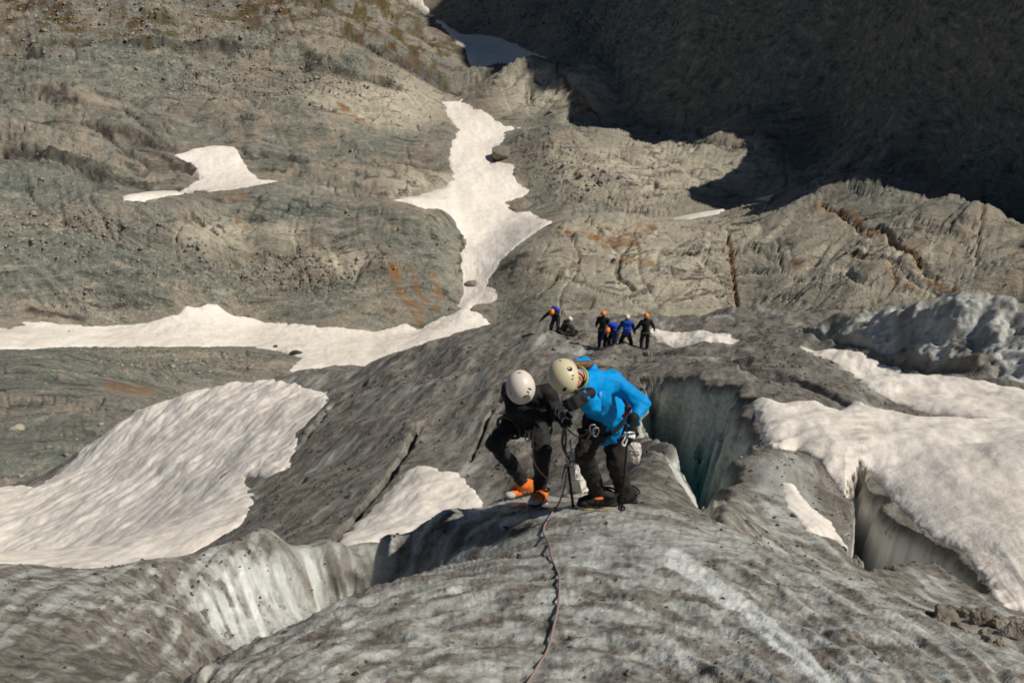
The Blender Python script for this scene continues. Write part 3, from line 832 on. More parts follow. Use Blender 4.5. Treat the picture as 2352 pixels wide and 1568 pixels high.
M_SNOWV = make_snow("valley_snow", (0.78, 0.725, 0.645), (0.68, 0.615, 0.53), 0.2, 1.2)
M_SNOWG = make_snow("glacier_snow", (0.80, 0.74, 0.655), (0.69, 0.62, 0.535), 0.03, 5.5)


def snow_patch(name, F, zfun, outline, T, w, mat, label, rmin=None, rmax=None, px_step=2.3, jag=1.0, sink=1.2, dz=None):
    poly = poly_on(F, outline, rmin, rmax)
    lo = poly.min(0); hi = poly.max(0)
    rc = math.exp((lo[1] + hi[1]) / 2)
    mg = sink * w / math.exp(lo[1])
    if QUICK:
        px_step *= 2
    ga = np.arange(lo[0] - mg, hi[0] + mg, px_step / FPX)
    gl = np.linspace(lo[1] - mg, hi[1] + mg, 500)
    A, L = np.meshgrid(ga, gl, indexing='ij')
    rows = int(min(700, max(24, (max(p[1] for p in outline) - min(p[1] for p in outline)) / px_step * 1.3)))
    zf = ice_z if zfun is icetop else zfun
    LN = fan(zf(A, L) / np.exp(L), ga, gl, rows, blur=21, extra=0.6)
    A = np.repeat(ga[:, None], LN.shape[1], 1)
    R = np.exp(LN)
    x, y = R * np.sin(A), R * np.cos(A)
    sd = sd_poly(A, LN, poly) * R
    sd = sd + jag * w * 0.55 * fbm(x / (w * 2.2), y / (w * 2.2), 4, 201)
    t = np.where(sd > 0, T * (0.12 * (1 - np.exp(-sd / (0.2 * w))) + 0.88 * (1 - np.exp(-sd / (2.2 * w)))), sd * T / (0.6 * w))
    z = zfun(A, LN) + t
    if dz is not None:
        z = z + dz(A, LN, x, y, sd)
    o = obj_from_grid(name, x, y, z, mat, keep=sd > -sink * w)
    structure(o, label)
    return o


def icetop(A, L):
    return ice_z(A, L) + ice_detail(A, L, np.exp(L) * np.sin(A), np.exp(L) * np.cos(A), ICE0(A, L) * np.exp(L), ice_cut(A, L)[0])


for nm, T_, w_, rm_, lab_, dz_, ol_ in VSNOW:
    snow_patch(nm, ROCK0, rock_z, ol_, T_, w_, M_SNOWV, lab_, rmin=rm_, dz=dz_)

snow_patch("snow_field", ICE0, icetop, [(-300, 1140), (0, 1120), (40, 1115), (85, 1120), (130, 1095), (152, 1065), (180, 1050), (165, 1020), (190, 990), (240, 950), (330, 915), (450, 895), (560, 885), (620, 882), (680, 892), (750, 905),
    (752, 930), (720, 960), (680, 1000), (672, 1040), (665, 1075), (620, 1095), (560, 1100), (580, 1140), (575, 1180), (530, 1220), (430, 1270), (380, 1298), (200, 1318), (0, 1325), (-300, 1325)],
    0.3, 0.6, M_SNOWG, "broad dirty snow field in the hollow left of the ice hump", rmin=15, dz=dimple(1.0, 0.07))
snow_patch("snow_patch", ICE0, icetop, [(960, 1068), (1000, 1075), (1050, 1090), (1090, 1125), (1112, 1165), (1150, 1190), (1100, 1220), (1000, 1240), (850, 1266), (760, 1268), (800, 1225), (860, 1160), (920, 1090)],
    0.22, 0.35, M_SNOWG, "triangular snow patch behind the near ice crest", rmin=14, rmax=40, dz=dimple(0.8, 0.06))
snow_patch("snow_patch", ICE0, icetop, [(1495, 755), (1560, 757), (1640, 775), (1702, 790), (1650, 798), (1560, 802), (1515, 785)], 0.16, 0.5, M_SNOWG, "flat snow strip beside the far climbers", rmin=30)
snow_patch("snow_patch", ICE0, icetop, [(1830, 808), (1900, 798), (1960, 812), (2050, 842), (2150, 868), (2352, 900), (2600, 940), (2600, 1000), (2352, 968), (2200, 957), (2100, 940), (2000, 900), (1930, 850)],
    0.2, 0.4, M_SNOWG, "snow band below the grey serac", rmin=16, dz=dimple(0.9, 0.08))
snow_patch("snow_slab", ICE0, icetop, [(1722, 920), (1760, 920), (1800, 930), (1880, 925), (1930, 950), (1960, 920), (2000, 945), (2080, 960), (2150, 968), (2352, 975), (2600, 1000), (2600, 1500), (2352, 1405), (2302, 1392),
    (2230, 1288), (2150, 1228), (2080, 1183), (2030, 1128), (1990, 1083), (1965, 1105), (1945, 1140), (1900, 1075), (1830, 1030), (1765, 1025), (1745, 985), (1730, 950)],
    0.3, 0.25, M_SNOWG, "thick snow slab overhanging the right crevasse", rmin=8.5, dz=dimple(0.6, 0.035))
snow_patch("snow_patch", ICE0, icetop, [(1795, 1108), (1822, 1110), (1860, 1160), (1910, 1200), (1952, 1262), (1920, 1240), (1850, 1220), (1805, 1165)], 0.1, 0.12, M_SNOWG, "narrow snow lens on the ice hump between the crevasses", rmin=7.5, rmax=16)


# ================================================================== people: implicit surfaces
def V3(*a):
    return np.array(a, float)


def nrm(v):
    v = np.asarray(v, float)
    return v / (np.linalg.norm(v) + 1e-12)


def frame_from(up, fwd):
    """3x3 with columns right, forward, up"""
    u = nrm(up); f = np.asarray(fwd, float); f = nrm(f - u * np.dot(f, u)); r = np.cross(f, u)
    return np.stack([r, f, u], 1)


def d_cap(P, a, b, ra, rb):
    ab = (b - a).astype(np.float32); L2 = float(ab @ ab) + 1e-9
    q = P - a.astype(np.float32)
    t = np.clip((q @ ab) / L2, 0, 1)
    d = q - t[..., None] * ab
    return np.sqrt((d * d).sum(-1)) - (ra + (rb - ra) * t)


def d_ell(P, c, F, rad):
    q = (P - c.astype(np.float32)) @ F.astype(np.float32)
    rad = np.asarray(rad, np.float32)
    k0 = np.sqrt(((q / rad) ** 2).sum(-1)); k1 = np.sqrt(((q / (rad * rad)) ** 2).sum(-1)) + 1e-6
    return k0 * (k0 - 1) / k1


def d_box(P, c, F, half, rnd):
    q = np.abs((P - c.astype(np.float32)) @ F.astype(np.float32)) - (np.asarray(half, np.float32) - rnd)
    return np.sqrt((np.maximum(q, 0) ** 2).sum(-1)) + np.minimum(q.max(-1), 0) - rnd


def smin(a, b, k):
    h = np.clip(0.5 + 0.5 * (b - a) / k, 0, 1)
    return b + (a - b) * h - k * h * (1 - h)


def eval_prims(P, prims, k):
    d = None
    for pr in prims:
        t = pr[0]
        kk = k
        if t == 'c':
            e = d_cap(P, pr[1], pr[2], pr[3], pr[4])
        elif t == 'e':
            e = d_ell(P, pr[1], pr[2], pr[3])
        elif t == 'b':
            e = d_box(P, pr[1], pr[2], pr[3], pr[4])
        elif t == 'sub':
            e = eval_prims(P, [pr[1]], k)
            d = -smin(-d, e, k * 0.5)
            continue
        elif t == 'plane':            # keep the side the normal points to
            e = -((P - pr[1].astype(np.float32)) @ pr[2].astype(np.float32))
            d = np.maximum(d, e)
            continue
        elif t == 'hollow':
            d = np.maximum(d, -eval_prims(P, [pr[1]], k))
            continue
        d = e if d is None else smin(d, e, kk)
    return d


def bounds(prims):
    lo = np.full(3, 1e9); hi = -lo
    for pr in prims:
        if pr[0] == 'c':
            for p, r in ((pr[1], pr[3]), (pr[2], pr[4])):
                lo = np.minimum(lo, p - r); hi = np.maximum(hi, p + r)
        elif pr[0] in 'eb':
            r = np.abs(pr[2]) @ np.asarray(pr[3], float)
            lo = np.minimum(lo, pr[1] - r); hi = np.maximum(hi, pr[1] + r)
    return lo, hi


def surface_nets(D, lo, h):
    sgn = D < 0
    nx, ny, nz = D.shape
    c = np.zeros((nx - 1, ny - 1, nz - 1), np.int8)
    for dx in (0, 1):
        for dy in (0, 1):
            for dz in (0, 1):
                c += sgn[dx:nx - 1 + dx, dy:ny - 1 + dy, dz:nz - 1 + dz]
    act = (c > 0) & (c < 8)
    ci = np.argwhere(act)
    idx = -np.ones(act.shape, np.int64); idx[act] = np.arange(len(ci))
    acc = np.zeros((len(ci), 3)); cnt = np.zeros(len(ci))
    cor = [(0, 0, 0), (1, 0, 0), (0, 1, 0), (1, 1, 0), (0, 0, 1), (1, 0, 1), (0, 1, 1), (1, 1, 1)]
    vals = [D[ci[:, 0] + o[0], ci[:, 1] + o[1], ci[:, 2] + o[2]] for o in cor]
    for i in range(8):
        for j in range(i + 1, 8):
            if sum(abs(cor[i][q] - cor[j][q]) for q in range(3)) != 1:
                continue
            a, b = vals[i], vals[j]
            m = (a < 0) != (b < 0)
            t = np.where(m, a / np.where(np.abs(a - b) < 1e-9, 1e-9, a - b), 0)
            p = np.array(cor[i])[None] + t[:, None] * (np.array(cor[j]) - np.array(cor[i]))[None]
            acc[m] += p[m]; cnt[m] += 1
    verts = (ci + acc / cnt[:, None]) * h + lo
    quads = []
    for ax in range(3):
        o1, o2 = [q for q in range(3) if q != ax]
        sl0 = [slice(None)] * 3; sl1 = [slice(None)] * 3
        sl0[ax] = slice(0, -1); sl1[ax] = slice(1, None)
        e = sgn[tuple(sl0)] != sgn[tuple(sl1)]
        ins = sgn[tuple(sl0)]
        p = np.argwhere(e)
        ok = (p[:, o1] > 0) & (p[:, o2] > 0) & (p[:, o1] < D.shape[o1] - 1) & (p[:, o2] < D.shape[o2] - 1)
        p = p[ok]
        fl = ins[tuple(p.T)]
        q = []
        for a_, b_ in ((-1, -1), (0, -1), (0, 0), (-1, 0)):
            pp = p.copy(); pp[:, o1] += a_; pp[:, o2] += b_
            q.append(idx[tuple(pp.T)])
        q = np.stack(q, 1)
        if ax == 1:
            fl = ~fl
        q[~fl] = q[~fl][:, ::-1]
        quads.append(q)
    return verts, np.vstack(quads)


def mesh_obj(name, verts, faces, mat, parent=None, base=None, smooth=True):
    me = bpy.data.meshes.new(name)
    v = np.asarray(verts, float)
    if base is not None:
        v = v - base
    me.from_pydata(v.tolist(), [], [tuple(int(i) for i in f) for f in faces])
    if smooth:
        me.polygons.foreach_set("use_smooth", np.ones(len(me.polygons), bool))
    if mat:
        me.materials.append(mat)
    me.update()
    o = bpy.data.objects.new(name, me)
    COL.objects.link(o)
    o.parent = parent
    return o


def blobby(name, prims, mat, parent=None, base=None, h=0.012, k=0.03, fold=0.0, ff=14.0, seed=0):
    lo, hi = bounds(prims)
    lo = lo - 3 * h - k * 0.5 - fold; hi = hi + 3 * h + k * 0.5 + fold
    n = np.ceil((hi - lo) / h).astype(int) + 1
    g = [(lo[i] + np.arange(n[i]) * h).astype(np.float32) for i in range(3)]
    P = np.stack(np.meshgrid(*g, indexing='ij'), -1)
    D = np.full(P.shape[:3], 0.5, np.float32)
    for pr in prims:
        if pr[0] in 'ceb' or pr[0] == 'sub':
            l_, h_ = bounds([pr[1] if pr[0] == 'sub' else pr])
            mgn = k + 3 * h + fold
            i0 = np.clip(np.floor((l_ - mgn - lo) / h).astype(int), 0, n); i1 = np.clip(np.ceil((h_ + mgn - lo) / h).astype(int) + 1, 0, n)
            sl = tuple(slice(i0[q], i1[q]) for q in range(3))
            if pr[0] == 'sub':
                D[sl] = -smin(-D[sl], eval_prims(P[sl], [pr[1]], k), k * 0.5)
            else:
                D[sl] = smin(D[sl], eval_prims(P[sl], [pr], k), k)
        elif pr[0] == 'plane':
            D = np.maximum(D, -((P - pr[1].astype(np.float32)) @ pr[2].astype(np.float32)))
        elif pr[0] == 'hollow':
            D = np.maximum(D, -eval_prims(P, [pr[1]], k))
    if fold:
        m = np.abs(D) < 0.05
        q = P[m] * ff
        nn = ridged(q[:, 0] + 0.5 * q[:, 2], q[:, 1] * 0.8 + 0.9 * q[:, 2], 2, 400 + seed) * 0.7 + pnoise(q[:, 0] * 1.9 + q[:, 1], q[:, 2] * 1.9 - q[:, 1], 410 + seed) * 0.5
        D[m] += fold * nn
    v, f = surface_nets(D, lo, h)
    return mesh_obj(name, v, f, mat, parent, base)


def tube(name, pts, rad, mat, parent=None, base=None, sides=8, closed=False, caps=True):
    P = np.array(pts, float); n = len(P)
    rad = np.broadcast_to(np.asarray(rad, float), (n,))
    if closed:
        T = np.roll(P, -1, 0) - np.roll(P, 1, 0)
    else:
        T = np.gradient(P, axis=0)
    T /= np.linalg.norm(T, axis=1, keepdims=True) + 1e-12
    ref = V3(0, 0, 1) if abs(T[0][2]) < 0.9 else V3(1, 0, 0)
    u = nrm(np.cross(T[0], ref))
    vs = []
    ang = np.linspace(0, 2 * math.pi, sides, endpoint=False)
    for i in range(n):
        u = nrm(u - T[i] * np.dot(u, T[i])); w = np.cross(T[i], u)
        vs.append(P[i] + rad[i] * (np.cos(ang)[:, None] * u + np.sin(ang)[:, None] * w))
    vs = np.vstack(vs)
    fs = []
    for i in range(n if closed else n - 1):
        j = (i + 1) % n
        for q in range(sides):
            fs.append((i * sides + q, i * sides + (q + 1) % sides, j * sides + (q + 1) % sides, j * sides + q))
    if caps and not closed:
        fs.append(tuple(range(sides))[::-1]); fs.append(tuple((n - 1) * sides + q for q in range(sides)))
    return mesh_obj(name, vs, fs, mat, parent, base)


def ring_about(c, TF, rx, ry, tilt=0.0, n=30):
    return [c + TF[:, 0] * math.cos(a) * rx + TF[:, 1] * math.sin(a) * ry + TF[:, 2] * tilt * math.cos(a) for a in np.linspace(0, 2 * math.pi, n, endpoint=False)]


def spline(pts, n=8):
    P = np.array(pts, float)
    Q = np.vstack([2 * P[0] - P[1], P, 2 * P[-1] - P[-2]])
    out = []
    for i in range(1, len(Q) - 2):
        for t in np.linspace(0, 1, n, endpoint=False):
            a, b, c, d = Q[i - 1], Q[i], Q[i + 1], Q[i + 2]
            out.append(0.5 * (2 * b + (c - a) * t + (2 * a - 5 * b + 4 * c - d) * t * t + (3 * b - a - 3 * c + d) * t ** 3))
    out.append(P[-1])
    return np.array(out)


def empty(name, loc, label=None, cat=None, group=None):
    o = bpy.data.objects.new(name, None)
    COL.objects.link(o)
    o.location = loc
    o.empty_display_size = 0.1
    if label:
        o["label"] = label
    if cat:
        o["category"] = cat
    if group:
        o["group"] = group
    return o


def tag(o, label, cat, group=None):
    o["label"] = label; o["category"] = cat
    if group:
        o["group"] = group
    return o


def plain(name, col, rough=0.7, spec=0.3, metal=0.0, var=0.15, scale=40, bmp=0.0, coat=0.0):
    m, nt, p = new_mat(name)
    tc = N(nt, "ShaderNodeTexCoord").outputs['Object']
    n = noise(nt, tc, scale, 3, 0.6)
    setin(nt, p.inputs['Base Color'], mix(nt, n, tuple(max(0, c * (1 - var)) for c in col), tuple(min(1, c * (1 + var)) for c in col)))
    p.inputs['Roughness'].default_value = rough
    p.inputs['Specular IOR Level'].default_value = spec
    p.inputs['Metallic'].default_value = metal
    if coat:
        p.inputs['Coat Weight'].default_value = coat
    if bmp:
        bump(nt, p, n, 0.6, bmp)
    return m


MT = dict(
    skin=plain("skin", (0.50, 0.24, 0.15), 0.55, 0.35, var=0.12, scale=25),
    blue=plain("blue_shell_fabric", (0.0, 0.255, 0.60), 0.6, 0.15, var=0.08, scale=18, bmp=0.004),
    navy=plain("navy_fabric", (0.02, 0.06, 0.26), 0.65, 0.25, var=0.15, scale=20),
    royal=plain("royal_blue_fabric", (0.015, 0.05, 0.38), 0.6, 0.25, var=0.2, scale=9),
    black=plain("black_fabric", (0.013, 0.0125, 0.012), 0.75, 0.25, var=0.3, scale=18, bmp=0.003),
    char=plain("charcoal_trouser_fabric", (0.022, 0.022, 0.022), 0.75, 0.25, var=0.3, scale=14, bmp=0.004),
    brownblack=plain("brown_black_trouser_fabric", (0.024, 0.019, 0.016), 0.8, 0.2, var=0.3, scale=14, bmp=0.004),
    cream=plain("cream_helmet_shell", (0.60, 0.52, 0.33), 0.42, 0.4, var=0.09, scale=9),
    white=plain("off_white_helmet_shell", (0.66, 0.59, 0.50), 0.38, 0.4, var=0.07, scale=9),
    orange=plain("orange_shell", (0.85, 0.22, 0.015), 0.4, 0.4, var=0.08),
    bootor=plain("orange_boot_upper", (0.72, 0.17, 0.02), 0.6, 0.3, var=0.3, scale=30),
    bootgr=plain("grey_boot_panel", (0.42, 0.40, 0.37), 0.6, 0.3, var=0.2, scale=40),
    rubber=plain("black_rubber", (0.012, 0.012, 0.012), 0.7, 0.3),
    yellow=plain("yellow_plastic", (0.50, 0.28, 0.02), 0.5, 0.3),
    lime=plain("lime_collar_lining", (0.42, 0.47, 0.10), 0.8, 0.2),
    red=plain("red_webbing", (0.45, 0.02, 0.03), 0.7, 0.3),
    hair=plain("brown_hair", (0.13, 0.062, 0.026), 0.5, 0.4, var=0.5, scale=60, bmp=0.01),
    steel=plain("brushed_steel", (0.42, 0.42, 0.42), 0.35, 0.5, 0.85),
    alu=plain("grey_alloy", (0.34, 0.34, 0.335), 0.45, 0.5, 0.6),
    gwhite=plain("white_patch", (0.75, 0.75, 0.78), 0.6, 0.3),
    rope=plain("faded_pink_rope", (0.27, 0.19, 0.175), 0.85, 0.2, var=0.35, scale=120, bmp=0.004),
    web=plain("olive_webbing", (0.10, 0.09, 0.05), 0.8, 0.2),
)


def hand(prims, wrist, palm_dir, normal, side, curl=0.9, sc=1.0):
    """palm and five fingers: prims in place; normal is the palm's own side, side +1 / -1 where the thumb leaves"""
    f = nrm(palm_dir); nn = nrm(normal - f * np.dot(normal, f)); s_ = np.cross(f, nn) * side
    c = wrist + f * 0.05 * sc
    Fm = np.stack([s_, f, nn], 1)
    prims.append(('b', c, Fm, np.array([0.043, 0.05, 0.019]) * sc, 0.016 * sc))
    for i, (off, ln) in enumerate([(0.031, 0.072), (0.011, 0.080), (-0.010, 0.075), (-0.030, 0.060)]):
        a = c + f * 0.045 * sc + s_ * off * sc
        d = f
        seg = ln * sc * 0.42
        p = a
        for q in range(3):
            ang = curl * (0.5 + 0.45 * q)
            dd = nrm(f * math.cos(ang) + nn * math.sin(ang))
            p2 = p + dd * seg * (1 - 0.15 * q)
            prims.append(('c', p, p2, (0.0105 - 0.001 * q) * sc, (0.0098 - 0.001 * q) * sc))
            p = p2
    a = c - f * 0.028 * sc + s_ * 0.036 * sc
    b = a + nrm(s_ * 0.75 + f * 0.6 + nn * 0.35) * 0.042 * sc
    e = b + nrm(s_ * 0.15 + f * 0.75 + nn * 0.75) * 0.034 * sc
    prims.append(('c', a, b, 0.014 * sc, 0.0115 * sc)); prims.append(('c', b, e, 0.0115 * sc, 0.0098 * sc))


def head_prims(c, F, sc=1.0):
    r, f, u = F[:, 0], F[:, 1], F[:, 2]
    q = lambda x, y, z: c + (r * x + f * y + u * z) * sc
    S = lambda *a: np.array(a) * sc
    pr = [('e', q(0, -0.008, 0.03), F, S(0.074, 0.094, 0.088)), ('e', q(0, 0.022, -0.045), F, S(0.060, 0.070, 0.066)), ('e', q(0, 0.055, -0.092), F, S(0.028, 0.026, 0.022)),
          ('c', q(0, 0.088, 0.0), q(0, 0.108, -0.032), 0.010 * sc, 0.015 * sc), ('e', q(0, 0.084, -0.066), F, S(0.025, 0.013, 0.010)),
          ('e', q(0.073, -0.005, -0.012), F, S(0.010, 0.018, 0.030)), ('e', q(-0.073, -0.005, -0.012), F, S(0.010, 0.018, 0.030)),
          ('e', q(0.04, 0.062, -0.03), F, S(0.024, 0.024, 0.022)), ('e', q(-0.04, 0.062, -0.03), F, S(0.024, 0.024, 0.022)), ('e', q(0, 0.078, 0.022), F, S(0.05, 0.018, 0.014)),
          ('sub', ('e', q(0.031, 0.092, 0.004), F, S(0.017, 0.014, 0.011))), ('sub', ('e', q(-0.031, 0.092, 0.004), F, S(0.017, 0.014, 0.011)))]
    return pr


def helmet(parent, base, c, F, mat, h=0.007, marks=(), sc=1.0, vents=True):
    """shell with brim, rim band, strap; marks: (dir in head frame, radii, material name, part name)"""
    r, f, u = F[:, 0], F[:, 1], F[:, 2]
    q = lambda x, y, z: c + (r * x + f * y + u * z) * sc
    S = lambda *a: np.array(a) * sc
    cen = q(0, 0.0, 0.03)
    rad = S(0.116, 0.138, 0.122)
    shell = [('e', cen, F, rad), ('plane', q(0, 0, -0.002), nrm(u - f * 0.12)), ('hollow', ('e', cen, F, rad - 0.022 * sc))]
    sh = blobby("helmet", shell, mat, parent, base, h, 0.01)
    rimp = []
    for t in np.linspace(0, 2 * math.pi, 40, endpoint=False):
        x, y = math.sin(t) * 0.112, math.cos(t) * 0.134
        rimp.append(q(x, y, 0.002 + 0.12 * y))
    if h < 0.012:
        tube("rim", rimp, 0.0055 * sc, mat, sh, base, 6, True)
        for sx in (-1, 1):
            tube("chin_strap", spline([q(0.098 * sx, 0.02, 0.0), q(0.08 * sx, 0.035, -0.06), q(0.03 * sx, 0.06, -0.118), q(0, 0.062, -0.122)], 5), 0.006 * sc, MT['black'], sh, base, 6)
    for d, rr, mn, pn in marks:
        # where the sight line through that spot of the photo meets the shell
        dv = nrm(at(d[0], d[1], 1.0))
        o_ = (-cen) @ F / rad; v_ = dv @ F / rad
        qa, qb, qc = v_ @ v_, o_ @ v_, o_ @ o_ - 1
        disc = qb * qb - qa * qc
        t_ = (-qb - math.sqrt(max(disc, 0))) / qa
        p = dv * t_
        l_ = (p - cen) @ F / rad; l_ = l_ / np.linalg.norm(l_)
        p = cen + F @ (l_ * rad)
        nW = nrm(F @ (l_ / rad))
        tx = nrm(np.cross(nW, u)) if abs(np.dot(nW, u)) < 0.95 else nrm(np.cross(nW, f))
        ty = np.cross(nW, tx)
        vs = [p + nW * 0.0025]; n = 18
        for kq in range(n):
            a = 2 * math.pi * kq / n
            v = p + tx * rr[0] * math.cos(a) + ty * rr[1] * math.sin(a)
            # drop to the shell
            l = (v - cen) @ F / rad
            v = cen + (F @ ((l / np.linalg.norm(l)) * rad))
            vs.append(v + nW * 0.0015)
        fs = [(0, 1 + kq, 1 + (kq + 1) % n) for kq in range(n)]
        # thin rim so that the mark has an edge
        for kq in range(n):
            vs.append(vs[1 + kq] - nW * 0.006)
        fs += [(1 + (kq + 1) % n, 1 + kq, 1 + n + kq, 1 + n + (kq + 1) % n) for kq in range(n)]
        mesh_obj(pn, vs, fs, MT[mn], sh, base)
    return sh


def boot(parent, base, ankle, toe, heel, up, mats, crampon=True, h=0.008, name="boot"):
    """ankle: top of the shaft; toe, heel: on the sole line"""
    f = nrm(toe - heel); u = nrm(up - f * np.dot(up, f)); s_ = np.cross(f, u)
    L = np.linalg.norm(toe - heel)
    F = np.stack([s_, f, u], 1)
    q = lambda x, y, z: heel + s_ * x + f * (y * L) + u * z
    upper = [('c', q(0, 0.20, 0.075), ankle, 0.052, 0.056), ('e', q(0, 0.22, 0.05), F, (0.043, 0.07, 0.05)), ('e', q(0, 0.68, 0.046), F, (0.049, 0.098, 0.040)), ('c', q(0, 0.3, 0.07), q(0, 0.62, 0.06), 0.048, 0.038)]
    b = blobby(name, upper, mats[0], parent, base, h, 0.03)
    so = [('b', q(0.0, 0.24, 0.012), F, (0.042, 0.09, 0.016), 0.012), ('e', q(0.0, 0.70, 0.012), F, (0.052, 0.115, 0.018)), ('b', q(0, 0.5, 0.014), F, (0.036, 0.11, 0.014), 0.01)]
    blobby("sole", so, MT['rubber'], b, base, h, 0.015)
    blobby("toe_cap", [('e', q(0, 0.88, 0.035), F, (0.046, 0.055, 0.032))], mats[1], b, base, h, 0.02)
    for t in (0.45, 0.60):
        c = q(0, t, 0.05)
        ring = [c + s_ * math.cos(a) * 0.050 + u * math.sin(a) * (0.052 - 0.02 * (t - 0.45)) + f * 0.012 * math.sin(a) for a in np.linspace(-0.2, math.pi + 0.2, 12)]
        tube("strap", ring, 0.008, mats[2], b, base, 6)
    tube("ankle_strap", [q(0, 0.22, 0.115) + s_ * math.cos(a) * 0.062 + f * math.sin(a) * 0.064 for a in np.linspace(0, 2 * math.pi, 16, endpoint=False)], 0.008, mats[2], b, base, 6, True)
    blobby("side_panel", [('e', q(0.030, 0.42, 0.05), F, (0.022, 0.06, 0.022)), ('e', q(-0.030, 0.42, 0.05), F, (0.022, 0.06, 0.022))], mats[1], b, base, h, 0.01)
    if crampon:
        cr = tube("crampon", [q(x, y, -0.004) for x, y in [(-0.035, 0.02), (-0.042, 0.3), (-0.03, 0.5), (-0.05, 0.75), (-0.03, 1.0), (0.03, 1.0), (0.05, 0.75), (0.03, 0.5), (0.042, 0.3), (0.035, 0.02)]], 0.006, mats[3], b, base, 6, True)
        for x, y, fy in [(-0.042, 0.05, 0), (0.042, 0.05, 0), (-0.042, 0.28, 0), (0.042, 0.28, 0), (-0.05, 0.65, 0), (0.05, 0.65, 0), (-0.045, 0.88, 0), (0.045, 0.88, 0), (-0.028, 1.0, 0.03), (0.028, 1.0, 0.03)]:
            a = q(x, y, -0.004)
            tube("point", [a, a - u * 0.03 + f * fy], [0.006, 0.001], MT['steel'], b, base, 5)
    return b


def build_person(J, M, label, group=None, h=0.012, detail=True, cat="person"):
    """J: joints in world space; M: materials. Empty at the feet, one body mesh, clothes as children."""
    base = J['base']
    root = empty("person", base, label, cat, group)
    F = frame_from(J['crown'], J['face'])
    hc = J['head']
    neck = J['neck']
    body = head_prims(hc, F, 0.87)
    body += [('c', hc - F[:, 2] * 0.06 - F[:, 1] * 0.01, neck, 0.052, 0.056)]
    chest = neck + (J['pelvis'] - neck) * 0.3
    SH = {k: J['sh_' + k] for k in 'lr'}
    HP = {k: J['hip_' + k] for k in 'lr'}
    across = nrm(SH['r'] - SH['l']); spine = nrm(neck - J['pelvis'])
    TF = frame_from(spine, np.cross(spine, across))
    body += [('e', chest, TF, (0.145, 0.09, 0.2)), ('e', J['pelvis'], TF, (0.14, 0.095, 0.12)), ('c', chest, J['pelvis'], 0.10, 0.10)]
    for k in 'lr':
        body += [('c', neck, SH[k], 0.05, 0.05), ('c', SH[k], J['el_' + k], 0.046, 0.037), ('c', J['el_' + k], J['wr_' + k], 0.036, 0.027),
                 ('c', HP[k], J['kn_' + k], 0.075, 0.052), ('c', J['kn_' + k], J['an_' + k], 0.050, 0.036)]
        wd = nrm(J['hd_' + k] - J['wr_' + k])
        hand(body, J['wr_' + k], wd, J['pn_' + k], J['ts_' + k], J.get('curl', 1.0), 0.92)
    blobby("body", body, MT['skin'], root, base, h * (0.75 if detail else 1), 0.02)
    # jacket
    w = M.get('bulk', 1.0)
    jk = [('e', chest, TF, np.array([0.175, 0.125, 0.235]) * w), ('c', chest, J['pelvis'] + spine * 0.03, 0.135 * w, 0.145 * w), ('e', J['pelvis'] + spine * 0.02, TF, np.array([0.185, 0.140, 0.13]) * w),
          ('c', neck - spine * 0.03, neck + nrm(hc - neck) * 0.085, 0.085, 0.080)]
    for k in 'lr':
        jk += [('c', neck - spine * 0.02, SH[k], 0.07 * w, 0.075 * w), ('c', SH[k], J['el_' + k], 0.078 * w, 0.066 * w), ('c', J['el_' + k], J['wr_' + k], 0.064 * w, 0.046 * w)]
    jk += [('sub', ('c', neck + nrm(hc - neck) * 0.06, neck + nrm(hc - neck) * 0.25, 0.05, 0.072))]
    jacket = blobby("jacket", jk, M['jacket'], root, base, h, 0.04, 0.017 if detail else 0, 12, 1)
    # trousers
    tr = [('e', J['pelvis'] - spine * 0.03, TF, (0.168, 0.128, 0.12))]
    lw = M.get('leg', 1.0)
    for k in 'lr':
        dn = nrm(J['an_' + k] - J['kn_' + k])
        tr += [('c', HP[k], J['kn_' + k], 0.108 * lw, 0.082 * lw), ('c', J['kn_' + k], J['an_' + k] - dn * 0.01, 0.080 * lw, 0.072 * lw)]
    blobby("trousers", tr, M['trousers'], root, base, h, 0.035, 0.02 if detail else 0, 10, 2)
    # gloves
    for k in 'lr':
        gp = []
        wd = nrm(J['hd_' + k] - J['wr_' + k])
        hand(gp, J['wr_' + k], wd, J['pn_' + k], J['ts_' + k], J.get('curl', 1.0), 1.13)
        gp.append(('c', J['wr_' + k] - wd * 0.05, J['wr_' + k] + wd * 0.02, 0.043, 0.038))
        gl_ = blobby("glove", gp, M.get('glove', MT['black']), root, base, 0.006 if detail else 0.02, 0.008)
        if detail and k == M.get('patch'):
            nb_ = -nrm(J['pn_' + k])
            blobby("knuckle_patch", [('b', J['wr_' + k] + wd * 0.075 + nb_ * 0.022, frame_from(nb_, wd), (0.046, 0.016, 0.010), 0.008)], MT['gwhite'], gl_, base, 0.005, 0.004)
    return root, F, TF, spine, chest, jacket


# ------------------------------------------------------------------ the two climbers on the crest
def ground(x, y):
    a = np.array([math.atan2(x, y)]); l = np.array([math.log(math.hypot(x, y))])
    return float(ice_z(a, l)[0])


def sole(px, py, r):
    p = at(px, py, r)
    p[2] = ground(p[0], p[1]) + 0.036
    return p


def foot_ground(px, py, r):
    p = at(px, py, r)
    p[2] = ground(p[0], p[1])
    return p


